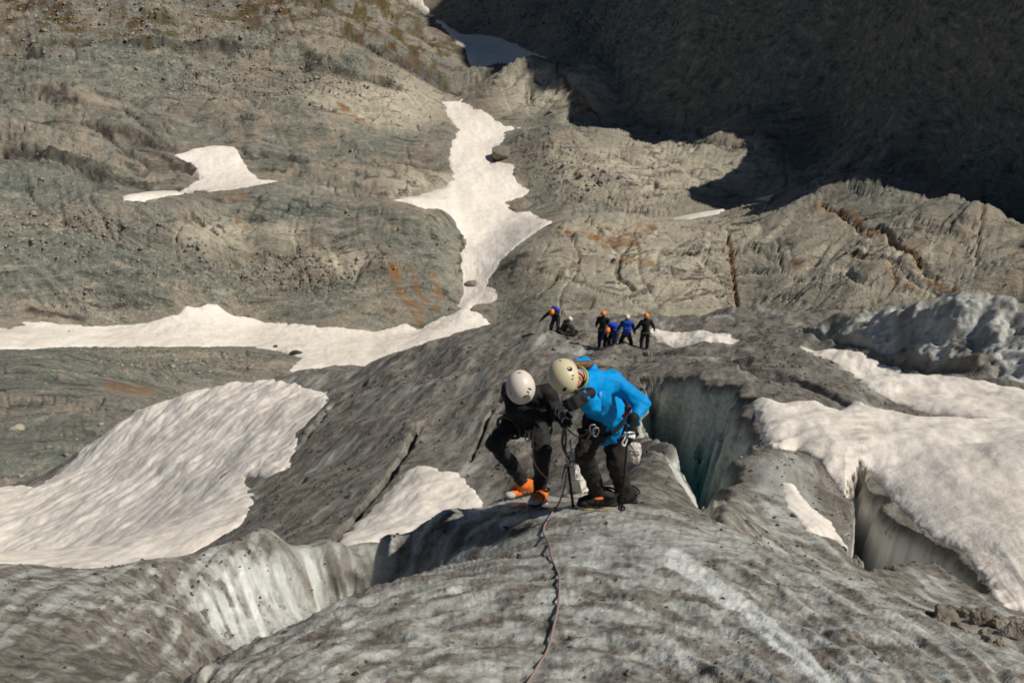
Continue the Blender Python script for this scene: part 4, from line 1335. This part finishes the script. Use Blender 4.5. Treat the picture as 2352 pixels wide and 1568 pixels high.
# climber in the blue jacket
ft_r = at(1369, 1150, 6.18); ft_l = at(1432, 1150, 6.42)
J = dict(
    base=at(1400, 1158, 6.3), head=at(1303, 864, 5.86), neck=at(1352, 874, 6.0), pelvis=at(1392, 956, 6.22),
    crown=V3(-0.74, -0.56, 0.36), face=V3(0.30, -0.78, -0.5),
    sh_l=at(1406, 872, 6.16), sh_r=at(1343, 886, 5.93), hip_l=at(1410, 965, 6.28), hip_r=at(1372, 965, 6.14),
    el_l=at(1474, 926, 6.02), wr_l=at(1450, 976, 5.84), hd_l=at(1441, 1003, 5.80), el_r=at(1360, 932, 5.88), wr_r=at(1343, 910, 5.78), hd_r=at(1324, 922, 5.72),
    kn_l=at(1414, 1062, 6.14), an_l=at(1434, 1132, 6.38), kn_r=at(1342, 1040, 5.96), an_r=at(1372, 1126, 6.17),
    pn_l=V3(-0.35, 0.75, -0.5), pn_r=V3(0.6, 0.7, 0.0), ts_l=1, ts_r=-1, curl=1.35)
M = dict(jacket=MT['blue'], trousers=MT['brownblack'], patch='l', bulk=0.91, leg=0.95)
root, F, TF, spine, chest, jacket = build_person(J, M, "climber in bright blue jacket and cream helmet bending over the rope")
base = J['base']
helmet(root, base, J['head'], F, MT['cream'], sc=0.93, marks=[
    ((1309, 847), (0.019, 0.019), 'black', "badge"), ((1308, 846), (0.011, 0.010), 'gwhite', "badge_centre"), ((1297, 894), (0.022, 0.012), 'black', "vent"),
    ((1316, 862), (0.005, 0.009), 'char', "letter_mark"), ((1315, 870), (0.005, 0.007), 'char', "letter_mark"), ((1287, 828), (0.016, 0.004), 'web', "scuff")])
hr, hf, hu = F[:, 0], F[:, 1], F[:, 2]
# hair tail, hood, collar lining
hb = J['head'] - hf * 0.09 - hu * 0.05
blobby("hair", [('c', hb, hb + (J['sh_l'] - hb) * 0.45 + V3(0, 0, 0.06), 0.034, 0.03), ('c', hb + (J['sh_l'] - hb) * 0.45 + V3(0, 0, 0.06), J['sh_l'] + V3(-0.05, 0.06, 0.075), 0.026, 0.010),
                ('e', J['head'] - hf * 0.05 - hu * 0.02, F, (0.078, 0.075, 0.07))], MT['hair'], root, base, 0.008, 0.02, 0.006, 40, 5)
hd = J['neck'] + V3(-0.02, 0.10, 0.09)
blobby("hood", [('c', at(1322, 832, 6.12), at(1345, 826, 6.16), 0.024, 0.030), ('c', at(1345, 834, 6.16), J['neck'] + V3(0.02, 0.07, 0.05), 0.035, 0.05)], MT['blue'], root, base, 0.009, 0.03, 0.006, 20, 6)
nk = nrm(J['head'] - J['neck'])
cF = frame_from(nk, spine + V3(0, -0.3, 0))
cc = J['neck'] + nk * 0.125
tube("collar_lining", [cc + cF[:, 0] * math.cos(a) * 0.082 + cF[:, 1] * math.sin(a) * 0.082 - nk * 0.01 * math.sin(a) for a in np.linspace(0, 2 * math.pi, 24, endpoint=False)], 0.007, MT['lime'], jacket, base, 8, True)
# front zip and chest mark
front = nrm(np.cross(nrm(J['sh_r'] - J['sh_l']), spine)) * -1
tube("zip", spline([cc - nk * 0.03 + nrm(V3(-0.6, -0.8, 0)) * 0.085, chest + nrm(V3(-0.75, -0.65, 0)) * 0.15, J['pelvis'] + nrm(V3(-0.75, -0.65, 0)) * 0.165], 8), 0.005, MT['navy'], jacket, base, 6)
blobby("chest_mark", [('e', at(1379, 905, 5.93), frame_from(V3(0, -0.8, 0.6), V3(0, 0.6, 0.8)), (0.014, 0.026, 0.006))], plain("pale_blue_mark", (0.12, 0.38, 0.66), 0.6, 0.2), jacket, base, 0.007, 0.01)
for k_ in 'l':
    wd_ = nrm(J['wr_' + k_] - J['el_' + k_])
    tube("cuff", ring_about(J['wr_' + k_] - wd_ * 0.035, frame_from(wd_, V3(0, 0.3, 1)), 0.046, 0.046, 0, 16), 0.010, MT['blue'], jacket, base, 6, True)
# jacket hem hanging below the belt
hem = []
for a in np.linspace(0, 2 * math.pi, 26, endpoint=False):
    hem.append(J['pelvis'] - spine * (0.085 + 0.02 * math.sin(3 * a)) + TF[:, 0] * math.cos(a) * 0.185 + TF[:, 1] * math.sin(a) * 0.145)
tube("hem", hem, 0.018, MT['blue'], jacket, base, 8, True)
blobby("jacket_skirt", [('e', J['pelvis'] - spine * 0.055, TF, (0.190, 0.152, 0.07)), ('e', J['pelvis'] - spine * 0.08 + V3(0.06, -0.06, 0), TF, (0.15, 0.12, 0.09))], MT['blue'], jacket, base, 0.012, 0.03, 0.014, 13, 9)


def harness(root, base, J, TF, spine, belt_mat, rx=0.187, ry=0.150):
    hb_ = tube("harness", ring_about(J['pelvis'] + spine * 0.01, TF, rx, ry), 0.017, belt_mat, root, base, 8, True)
    for k in 'lr':
        ax = nrm(J['kn_' + k] - J['hip_' + k])
        lf = frame_from(ax, TF[:, 1])
        tube("leg_loop", ring_about(J['hip_' + k] + ax * 0.12, lf, 0.104, 0.104), 0.013, belt_mat, hb_, base, 8, True)
    for a in (0.35, 1.1, 2.0, 2.8):
        c = J['pelvis'] + spine * 0.0 + TF[:, 0] * math.cos(a) * rx + TF[:, 1] * math.sin(a) * ry
        o = nrm(TF[:, 0] * math.cos(a) / rx + TF[:, 1] * math.sin(a) / ry)
        sd_ = np.cross(o, TF[:, 2])
        tube("gear_loop", spline([c - sd_ * 0.05 + o * 0.012, c - sd_ * 0.025 + o * 0.02 - spine * 0.055, c + sd_ * 0.025 + o * 0.02 - spine * 0.055, c + sd_ * 0.05 + o * 0.012], 5), 0.004, MT['black'], hb_, base, 6)
    return hb_


def carabiner(name, c, up, out, mat, parent, base, L=0.10, W=0.055, r=0.0055):
    u = nrm(up); s_ = nrm(np.cross(u, out))
    pts = []
    for a in np.linspace(0, 2 * math.pi, 22, endpoint=False):
        x, y = math.cos(a), math.sin(a)
        x = math.copysign(abs(x) ** 0.7, x); y = math.copysign(abs(y) ** 0.8, y)
        pts.append(c + s_ * x * W / 2 * (1 + 0.25 * y) + u * y * L / 2)
    return tube(name, pts, r, mat, parent, base, 6, True)


hn = harness(root, base, J, TF, spine, MT['black'])
for px, py, rr in ((1361, 985, 5.92), (1368, 992, 5.92)):
    carabiner("carabiner", at(px, py, rr), V3(0, 0, 1), V3(0.2, -1, 0), MT['alu'], hn, base, 0.075, 0.042, 0.0045)
tube("sling", spline([at(1363, 988, 5.92), at(1350, 1006, 5.86), at(1337, 1022, 5.84), at(1333, 1040, 5.84)], 6), 0.007, MT['char'], hn, base, 6)
# red strap on the hip
tube("red_strap", spline([at(1430, 957, 5.98), at(1440, 947, 5.98), at(1449, 936, 6.0)], 5), 0.013, MT['red'], hn, base, 8)
bm_b = (MT['rubber'], MT['char'], MT['black'], MT['yellow'])
boot(root, base, J['an_r'], sole(1331, 1154, 6.10), sole(1410, 1157, 6.20), V3(0.05, 0, 1), bm_b)
bo = boot(root, base, J['an_l'], sole(1392, 1152, 6.36), sole(1454, 1150, 6.50), V3(0.05, 0, 1), bm_b)
tube("boot_cuff", ring_about(J['an_r'] + V3(0, 0, -0.03), frame_from(V3(0, 0, 1), V3(0, 1, 0)), 0.062, 0.062), 0.012, MT['bootor'], bo, base, 8, True)

# climber in black
J = dict(
    base=at(1222, 1150, 6.6), head=at(1196, 890, 6.12), neck=at(1207, 905, 6.38), pelvis=at(1210, 962, 6.76),
    crown=V3(-0.06, -0.74, 0.67), face=V3(0.1, -0.6, -0.8),
    sh_l=at(1258, 905, 6.42), sh_r=at(1172, 898, 6.44), hip_l=at(1236, 962, 6.76), hip_r=at(1186, 962, 6.76),
    el_l=at(1276, 945, 6.36), wr_l=at(1276, 955, 6.14), hd_l=at(1287, 958, 6.07), el_r=at(1180, 940, 6.34), wr_r=at(1222, 950, 6.20), hd_r=at(1244, 953, 6.16),
    kn_l=at(1246, 1042, 6.36), an_l=at(1240, 1117, 6.46), kn_r=at(1136, 1018, 6.48), an_r=at(1199, 1100, 6.74),
    pn_l=V3(0.1, 0.3, -1), pn_r=V3(0.1, 0.3, -1), ts_l=1, ts_r=-1, curl=1.2)
M = dict(jacket=MT['black'], trousers=MT['char'], bulk=0.94, leg=0.9)
root, F, TF, spine, chest, jacket = build_person(J, M, "climber in black with off-white helmet and orange boots, looking down")
base = J['base']
helmet(root, base, J['head'], F, MT['white'], sc=0.90, marks=[
    ((1200, 849), (0.024, 0.010), 'orange', "rear_clip"), ((1194, 856), (0.018, 0.007), 'alu', "letter_mark"), ((1206, 911), (0.018, 0.008), 'orange', "side_clip"),
    ((1173, 904), (0.012, 0.008), 'orange', "side_clip"), ((1217, 893), (0.006, 0.020), 'char', "letter_mark"), ((1213, 900), (0.005, 0.014), 'char', "letter_mark")])
hn = harness(root, base, J, TF, spine, MT['web'], 0.185, 0.146)
tube("belt_buckle", ring_about(J['pelvis'] + V3(0, -0.17, 0.02), frame_from(V3(0, -1, 0.2), V3(0, 0, 1)), 0.022, 0.018, 0, 12), 0.005, MT['alu'], hn, base, 6, True)
for px, py, rr, mt in ((1212, 1002, 6.20, 'rope'), (1220, 1000, 6.20, 'alu'), (1229, 1000, 6.22, 'rope')):
    carabiner("carabiner", at(px, py, rr), V3(0, 0, 1), V3(0.6, -1, 0), MT[mt], hn, base, 0.085, 0.045)
bm_o = (MT['bootor'], MT['bootgr'], MT['black'], MT['steel'])
boot(root, base, J['an_r'] + V3(0, 0, -0.05), sole(1163, 1136, 6.62), sole(1226, 1122, 6.90), V3(-0.15, 0, 1), bm_o)
boot(root, base, J['an_l'] + V3(0, 0, -0.05), sole(1221, 1156, 6.20), sole(1246, 1140, 6.46), V3(0, 0, 1), bm_o)
# rope loop hanging from his belt
tube("rope_loop", spline([at(1226, 985, 6.2), at(1224, 1020, 6.14), at(1226, 1056, 6.12), at(1238, 1080, 6.14), at(1256, 1098, 6.2)], 8), 0.007, MT['rope'], hn, base, 6)

# gear hung between them
b0 = at(1300, 1040, 6.1)
rack = empty("gear_rack", b0, "tangle of steel carabiners and slings hanging between the two climbers", "climbing gear")
for px, py, rr, up, L in [(1283, 942, 6.06, (0.3, 0, 1), 0.10), (1291, 955, 6.04, (-0.2, 0, 1), 0.11), (1297, 972, 6.02, (0.1, 0, 1), 0.12), (1307, 1048, 6.06, (0.3, 0, 1), 0.11), (1312, 1062, 6.08, (-0.2, 0, 1), 0.10), (1302, 1075, 6.1, (0.2, 0.2, 1), 0.09), (1316, 1040, 6.08, (0.4, 0, 1), 0.1)]:
    carabiner("carabiner", at(px, py, rr), V3(*up), V3(0.5, -1, 0.2), MT['alu'], rack, b0, L * 0.85, 0.048, 0.005)
for pts, w in [([(1289, 948, 6.04), (1294, 985, 6.03), (1292, 1020, 6.05), (1303, 1048, 6.07)], 0.012), ([(1297, 970, 6.02), (1300, 1010, 6.05), (1298, 1035, 6.08), (1311, 1060, 6.08)], 0.009), ([(1303, 985, 6.03), (1322, 1000, 6.0), (1340, 1000, 5.96), (1356, 985, 5.93)], 0.006)]:
    tube("sling", spline([at(*p) for p in pts], 8), w, MT['web'], rack, b0, 6)
tube("ice_screw", [at(1309, 1010, 6.05), at(1313, 1046, 6.03)], 0.007, MT['steel'], rack, b0, 8)

# ice axe planted between them and the pole in her hand
tip = at(1319, 1158, 6.12); top = at(1304, 1066, 6.10)
tip[2] = ground(tip[0], tip[1]) - 0.04
axe = empty("ice_axe", tip, "black-shafted ice axe planted upright in the crest", "ice axe")
tube("shaft", [tip + (top - tip) * 0.12, top], 0.0105, MT['rubber'], axe, tip, 8)
tube("spike", [tip + (top - tip) * 0.14, tip], [0.011, 0.002], MT['steel'], axe, tip, 6)
tube("pick", spline([top, top + V3(-0.02, -0.05, 0.01), top + V3(-0.04, -0.10, -0.02), top + V3(-0.05, -0.14, -0.06)], 4), [0.010] * 5 + [0.007] * 7 + [0.002], MT['steel'], axe, tip, 6)
tube("adze", [top, top + V3(0.04, 0.02, 0.015), top + V3(0.08, 0.03, 0.0)], [0.010, 0.012, 0.02], MT['steel'], axe, tip, 6)

ptop = at(1442, 1000, 5.78); ptip = at(1427, 1178, 5.98)
ptip[2] = ground(ptip[0], ptip[1]) - 0.03
pole = empty("walking_axe", ptip, "slim grey walking axe in the blue climber's glove, tip on the ice", "ice axe")
d_ = nrm(ptop - ptip); Lp = np.linalg.norm(ptop - ptip)
tube("shaft", [ptip + d_ * 0.07, ptop + d_ * 0.02], 0.0085, MT['char'], pole, ptip, 8)
tube("spike", [ptip + d_ * 0.09, ptip], [0.012, 0.002], MT['steel'], pole, ptip, 6)
tube("basket", ring_about(ptip + d_ * 0.09, frame_from(d_, V3(0, 1, 0)), 0.022, 0.022, 0, 12), 0.008, MT['black'], pole, ptip, 6, True)
tube("head", spline([ptop + d_ * 0.03 + V3(-0.05, -0.02, -0.02), ptop + d_ * 0.03, ptop + d_ * 0.025 + V3(0.05, 0.02, -0.01)], 5), [0.004] * 3 + [0.008] * 5 + [0.008] * 3, MT['steel'], pole, ptip, 6)
tube("leash", spline([ptop - d_ * 0.02, ptop + V3(-0.02, -0.02, -0.07), ptop + V3(-0.04, -0.03, -0.04), ptop + V3(-0.02, -0.02, 0.0)], 6), 0.006, MT['gwhite'], pole, ptip, 6)

# rope from the climbers up to the photographer
rp = []
for px, py in [(1300, 1090), (1296, 1120), (1284, 1154), (1270, 1180), (1250, 1212), (1250, 1235), (1260, 1262), (1268, 1288), (1277, 1310), (1284, 1340), (1282, 1392), (1274, 1440), (1258, 1490), (1238, 1530), (1216, 1568), (1190, 1620), (1150, 1720), (1140, 1900)]:
    if py < 1160:
        p = at(px, py, 6.2 if py < 1150 else 6.15)
        p[2] = max(p[2], ground(p[0], p[1]) + 0.02)
    else:
        p = hit(ICE0, px, py)
        aa = np.array([math.atan2(p[0], p[1])]); ll = np.array([math.log(math.hypot(p[0], p[1]))])
        p[2] = float(ice_z(aa, ll)[0] + ice_detail(aa, ll, np.array([p[0]]), np.array([p[1]]), np.array([p[2]]), np.zeros(1))[0]) + 0.014
    rp.append(p)
rp_ = np.array(rp)
rope = tube("climbing_rope", spline(rp, 10), 0.0062, MT['rope'], None, None, 8)
tag(rope, "faded pink climbing rope running down the near ice to the climbers", "rope")


if os.environ.get("DBG"):
    with open("/tmp/dbg.txt", "w") as fh:
        for px, py, r in [(1163, 1136, 6.62), (1226, 1122, 6.90), (1221, 1156, 6.20), (1246, 1140, 6.46), (1331, 1154, 6.10), (1410, 1157, 6.20), (1392, 1152, 6.36), (1454, 1150, 6.50)]:
            p = at(px, py, r)
            fh.write("%s foot %.3f ground %.3f\n" % ((px, py, r), p[2], ground(p[0], p[1])))


# ------------------------------------------------------------------ the roped party further down
def pose(px, py, face_az, lean=0.1, crouch=0.0, spread=0.12, arms=((0.25, 0.1), (0.25, 0.1)), H=1.74, headdown=0.0, step=0.0):
    b = hit(ICE0, px, py, 30)
    k = H / 1.74
    f = V3(math.sin(face_az), math.cos(face_az), 0); s_ = V3(f[1], -f[0], 0); u = V3(0, 0, 1)
    J = dict(base=b)
    pel = b + u * (0.90 - crouch) * k - f * (0.25 * math.sin(lean) + crouch * 0.25)
    sp = nrm(u * math.cos(lean) + f * math.sin(lean))
    J['pelvis'] = pel; J['neck'] = pel + sp * 0.52 * k
    hdir = nrm(sp + f * headdown * 0.6 + u * 0.2)
    J['head'] = J['neck'] + hdir * 0.17 * k
    J['crown'] = nrm(hdir + f * headdown); J['face'] = nrm(f - u * (headdown + 0.2))
    for q, sg in (('l', -1), ('r', 1)):
        J['sh_' + q] = J['neck'] + s_ * sg * 0.19 * k - sp * 0.05
        out, fw = arms[0 if q == 'l' else 1]
        down = nrm(-u + s_ * sg * out * 2 + f * fw * 2)
        J['el_' + q] = J['sh_' + q] + down * 0.28 * k
        dn2 = nrm(-u + s_ * sg * out * 1.6 + f * (fw * 2 + 0.35))
        J['wr_' + q] = J['el_' + q] + dn2 * 0.24 * k
        J['hd_' + q] = J['wr_' + q] + dn2 * 0.1
        J['pn_' + q] = -s_ * sg; J['ts_' + q] = sg
        J['hip_' + q] = pel + s_ * sg * 0.09 * k - u * 0.04
        ft = b + s_ * sg * spread + f * (step * sg)
        ft[2] = ground(ft[0], ft[1]) + 0.02
        J['an_' + q] = ft + u * 0.10
        mid = (J['hip_' + q] + J['an_' + q]) / 2
        J['kn_' + q] = mid + f * (0.04 + crouch * 0.75) + s_ * sg * (0.02 + crouch * 0.15)
        J['ft_' + q] = ft
    J['f'] = f; J['s'] = s_
    return J


def far_person(J, M, hel, label, pack=None):
    root, F, TF, spine, chest, jk = build_person(J, M, label, "roped party on the far ice", h=0.026, detail=False)
    b = J['base']
    helmet(root, b, J['head'] + F[:, 2] * 0.01, F, MT[hel], h=0.02)
    for q in 'lr':
        ft = J['ft_' + q]; f = J['f']
        blobby("boot", [('c', ft + V3(0, 0, 0.06), J['an_' + q] + V3(0, 0, 0.08), 0.06, 0.065), ('c', ft + V3(0, 0, 0.05) - f * 0.05, ft + V3(0, 0, 0.04) + f * 0.16, 0.05, 0.042)], MT['rubber'], root, b, 0.02, 0.03)
    tube("harness", ring_about(J['pelvis'] + spine * 0.02, TF, 0.19, 0.155, 0, 18), 0.02, MT['web'], root, b, 6, True)
    if pack:
        back = -nrm(np.cross(nrm(J['sh_r'] - J['sh_l']), spine)) * -1
        if np.dot(back, J['f']) > 0:
            back = -back
        c = chest + back * 0.21 - spine * 0.02
        PF = frame_from(spine, back)
        pk = blobby("backpack", [('b', c, PF, (0.16, 0.10, 0.25), 0.07), ('b', c + spine * 0.22 + back * 0.01, PF, (0.14, 0.09, 0.06), 0.05), ('b', c - spine * 0.08 + back * 0.09, PF, (0.11, 0.04, 0.10), 0.03)], MT[pack], root, b, 0.022, 0.03)
        for sg in (-1, 1):
            tube("shoulder_strap", spline([c + PF[:, 0] * sg * 0.09 + spine * 0.2, J['neck'] + J['s'] * sg * 0.11 + spine * 0.05, chest - back * 0.14 + J['s'] * sg * 0.11], 5), 0.016, MT['black'], pk, b, 6)
    return root


A_ = math.radians
BLK = dict(jacket=MT['black'], trousers=MT['char'], bulk=1.0)
far_person(pose(1273, 771, A_(205), 0.75, 0.05, 0.17, ((0.12, 0.2), (0.5, 0.2)), headdown=0.5), BLK, 'orange', "orange-helmeted climber with blue pack stooping forward, leftmost of the far party", 'royal')
far_person(pose(1302, 774, A_(70), 0.6, 0.55, 0.14, ((0.1, 0.5), (0.1, 0.5)), 1.62, headdown=0.3), dict(jacket=MT['brownblack'], trousers=MT['char']), 'white', "white-helmeted climber crouching beside the stooping one")
far_person(pose(1382, 799, A_(15), 0.08, 0.0, 0.11, ((0.14, 0.12), (0.06, 0.2))), BLK, 'orange', "upright climber in black, left of the bent climber with a blue pack")
far_person(pose(1404, 803, A_(215), 1.15, 0.10, 0.14, ((0.1, 0.2), (0.1, 0.2)), headdown=0.3), dict(jacket=MT['navy'], trousers=MT['black']), 'orange', "climber bent double with a blue pack on the back and orange helmet low", 'royal')
far_person(pose(1436, 807, A_(5), 0.12, 0.03, 0.26, ((0.2, 0.08), (0.18, 0.08))), dict(jacket=MT['navy'], trousers=MT['brownblack']), 'white', "white-helmeted climber with blue backpack seen from behind, legs apart", 'royal')
far_person(pose(1479, 806, A_(-8), 0.06, 0.0, 0.15, ((0.27, 0.08), (0.27, 0.08)), step=0.1), BLK, 'orange', "rightmost climber in black with orange helmet, arms held out")
# rope lying between the far climbers
tag(tube("party_rope", spline([hit(ICE0, x, y, 30) + V3(0, 0, 0.03) for x, y in [(1283, 772), (1310, 776), (1345, 788), (1380, 800), (1404, 806), (1436, 809), (1480, 808)]], 6), 0.012, MT['rope'], None, None, 6), "thin rope lying between the far climbers", "rope")


# ------------------------------------------------------------------ boulders and stones
def stone_mesh(name, rad, seed, sub=3, rough=0.35):
    bm = bmesh.new()
    bmesh.ops.create_icosphere(bm, subdivisions=sub, radius=1.0)
    v = np.array([q.co[:] for q in bm.verts])
    rg = np.random.default_rng(seed)
    # planes knock the ball into a block
    for _ in range(9):
        n_ = nrm(rg.normal(size=3)); d_ = rg.uniform(0.55, 0.9)
        e = v @ n_ - d_
        v = np.where(e[:, None] > 0, v - e[:, None] * n_[None] * 0.9, v)
    v = v * (1 + rough * 0.3 * fbm(v[:, 0] * 2 + v[:, 2], v[:, 1] * 2 - v[:, 2], 3, seed)[:, None])
    for q, p in zip(bm.verts, v * np.asarray(rad)[None]):
        q.co = p
    me = bpy.data.meshes.new(name)
    bm.to_mesh(me); bm.free()
    return me


def make_stone_mat(name, c1, c2):
    m, nt, p = new_mat(name)
    geo = N(nt, "ShaderNodeNewGeometry").outputs['Position']
    n = noise(nt, geo, 1.3, 4, 0.65)
    n2 = noise(nt, geo, 9.0, 3, 0.6)
    c = mix(nt, ramp(nt, n, 0.35, 0.65), c1, c2)
    setin(nt, p.inputs['Base Color'], mix(nt, mth(nt, 'MULTIPLY', ramp(nt, n2, 0.5, 0.7), 0.4), c, tuple(v * 0.5 for v in c1)))
    p.inputs['Roughness'].default_value = 0.85
    bump(nt, p, n2, 0.6, 0.15)
    return m


M_ST = make_stone_mat("boulder_rock", (0.17, 0.145, 0.11), (0.27, 0.23, 0.17))
M_STP = make_stone_mat("pale_boulder_rock", (0.36, 0.31, 0.23), (0.45, 0.40, 0.30))
M_STD = make_stone_mat("dark_rock", (0.03, 0.028, 0.026), (0.07, 0.06, 0.05))
M_ICEB = make_stone_mat("firn_block", (0.55, 0.51, 0.43), (0.70, 0.66, 0.57))
for i, (px, py, r, rad, rz, mt, lab, cat, srf) in enumerate([
    (1085, 657, 0, (1.25, 0.8, 0.55), 0.1, M_ST, "small tan boulder stranded on the snow at the gully mouth", "boulder", 'R'),
    (1152, 360, 0, (2.2, 2.2, 1.3), 0.8, M_ST, "rounded boulder at the right edge of the upper snow gully", "boulder", 'R'),
    (1196, 480, 0, (2.0, 1.3, 0.9), 0.3, M_ST, "grey boulder breaking the right edge of the snow below the rounded one", "boulder", 'R'),
    (680, 814, 0, (0.95, 0.5, 0.35), -0.2, M_STD, "flat black rock at the tip of the lower left rock bank", "boulder", 'R'),
    (632, 801, 0, (0.5, 0.4, 0.35), 0.4, M_STD, "small black stone on the edge of the snow tongue", "boulder", 'R'),
    (40, 992, 0, (0.62, 0.5, 0.45), 0.6, M_STP, "pale boulder on the lower left rock bank", "boulder", 'R'),
    (530, 1097, 25, (0.38, 0.30, 0.16), 0.5, M_ST, "brown dirt-covered stone on the broad snow field", "stone", 'I'),
    (1455, 1046, 7.9, (0.105, 0.10, 0.14), 0.3, M_ICEB, "rounded lump of white firn beside the blue climber's knee", "ice block", 'I'),
    (1328, 1118, 7.4, (0.13, 0.12, 0.22), 0.9, M_ICEB, "upright chunk of white firn behind the planted ice axe", "ice block", 'I'),
    (1040, 712, 0, (0.7, 0.5, 0.35), 0.2, M_ST, "small stone where the gully meets the snow tongue", "stone", 'R'),
]):
    me = stone_mesh("boulder", rad, 40 + i)
    o = bpy.data.objects.new("boulder" if cat != "ice block" else "ice_block", me)
    COL.objects.link(o)
    me.materials.append(mt)
    me.polygons.foreach_set("use_smooth", np.zeros(len(me.polygons), bool))
    if srf == 'R':
        p = hit(ROCK0, px, py, 70 if py > 700 and px < 700 and py < 900 else 50)
    elif r == 25:
        p = hit(ICE0, px, py, 15)
    else:
        p = at(px, py, r)
    o.location = p + V3(0, 0, rad[2] * (0.55 if srf == 'R' else 0.3))
    o.rotation_euler = (0, 0, rz)
    tag(o, lab, cat)

M_RUB = make_stone_mat("grit_covered_ice", (0.075, 0.06, 0.043), (0.24, 0.205, 0.16))
for i, (px, py, r, k_) in enumerate([(2130, 1392, 7.2, 0.13), (2175, 1405, 7.1, 0.17), (2215, 1425, 6.9, 0.09), (2255, 1418, 7.3, 0.15), (2300, 1432, 7.2, 0.12), (2345, 1452, 7.0, 0.18), (2280, 1450, 6.6, 0.10), (2240, 1445, 6.5, 0.07), (2330, 1420, 7.8, 0.11), (2190, 1385, 7.8, 0.10),
                                     (2150, 1412, 6.9, 0.06), (2310, 1462, 6.5, 0.08), (2228, 1400, 7.6, 0.12), (2262, 1440, 6.9, 0.05)]):
    me = stone_mesh("ice_block", (k_, k_ * 0.8, k_ * 0.55), 90 + i, 3, 1.3)
    me.materials.append(M_RUB)
    o = bpy.data.objects.new("ice_block", me); COL.objects.link(o)
    p = at(px, py, r); p[2] = ground(p[0], p[1]) + k_ * 0.15
    o.location = p; o.rotation_euler = (0.3 * math.sin(i), 0.3 * math.cos(2 * i), i * 1.3)
    tag(o, "grit-covered lump of ice in the rubble below the thick snow slab", "ice block", "ice rubble below the snow slab")

# loose stones lying on the slabs, too many to count
wgt = (0.03 + scree ** 1.5 + 0.05 * green) * (np.abs(PX - 1176) < 1250) * (PY > -60) * (PY < 1150) * snow_calm(A2, LN) ** 2 * (R2 < 260)
wgt[-2:] = 0; wgt[:, -2:] = 0
pw = wgt.reshape(-1) * (R2.reshape(-1) ** 1.0); pw /= pw.sum()
NST = 2500 if QUICK else 11000
ii = rng.choice(pw.size, NST, p=pw)
pos = np.stack([X.reshape(-1)[ii], Y.reshape(-1)[ii], Z.reshape(-1)[ii]], 1) + rng.normal(0, 0.12, (NST, 3)) * [1, 1, 0.1]
size = np.exp(rng.normal(math.log(0.10), 0.5, NST)).clip(0.06, 0.55) * (R2.reshape(-1)[ii] / 150) ** 0.5


def scatter(name, pos, size, mat, label, cat):
    n = len(pos)
    cube = np.array([[x, y, z] for x in (-1, 1) for y in (-1, 1) for z in (-1, 1)], float)
    cf = np.array([[0, 1, 3, 2], [4, 6, 7, 5], [0, 4, 5, 1], [2, 3, 7, 6], [0, 2, 6, 4], [1, 5, 7, 3]])
    vv = cube[None] * rng.uniform(0.5, 1.15, (n, 8, 1)) * (size[:, None, None] * rng.uniform(0.6, 1.2, (n, 1, 3)) * [1, 1, 0.7])
    th = rng.uniform(0, 6.28, n); ph = rng.uniform(-0.5, 0.5, n)
    c_, s_ = np.cos(th), np.sin(th)
    vx = vv[..., 0] * c_[:, None] - vv[..., 1] * s_[:, None]; vy = vv[..., 0] * s_[:, None] + vv[..., 1] * c_[:, None]
    vz = vv[..., 2] + vx * ph[:, None]
    vv = np.stack([vx, vy, vz], -1) + pos[:, None] + np.array([0, 0, 0.1]) * size[:, None, None]
    f_ = (cf[None] + 8 * np.arange(n)[:, None, None]).reshape(-1, 4)
    me = bpy.data.meshes.new(name)
    me.vertices.add(n * 8); me.vertices.foreach_set("co", vv.reshape(-1).astype(np.float32))
    me.loops.add(f_.size); me.loops.foreach_set("vertex_index", f_.reshape(-1).astype(np.int32))
    me.polygons.add(len(f_)); me.polygons.foreach_set("loop_start", np.arange(0, f_.size, 4, dtype=np.int32))
    me.update(calc_edges=True)
    me.materials.append(mat)
    o = bpy.data.objects.new(name, me)
    COL.objects.link(o)
    structure(o, label, "stuff", cat)
    return o


scatter("scree_stones", pos, size, make_stone_mat("scree_rock", (0.20, 0.17, 0.13), (0.40, 0.35, 0.27)), "loose stones strewn over the rock slabs", "scree")
# grit and small stones melted out of the ice
gw = ICEW.reshape(-1); gw = gw / gw.sum()
gi = rng.choice(gw.size, 2000 if QUICK else 7000, p=gw)
gp = ICEP.reshape(-1, 3)[gi]
gr = np.hypot(gp[:, 0], gp[:, 1])
gs = np.exp(rng.normal(math.log(0.0014), 0.5, len(gi))).clip(0.0007, 0.005) * gr ** 0.85
scatter("ice_grit", gp, gs, make_stone_mat("dark_grit", (0.035, 0.03, 0.024), (0.14, 0.115, 0.085)), "dark grit and small stones melted out of the dirty ice", "grit")
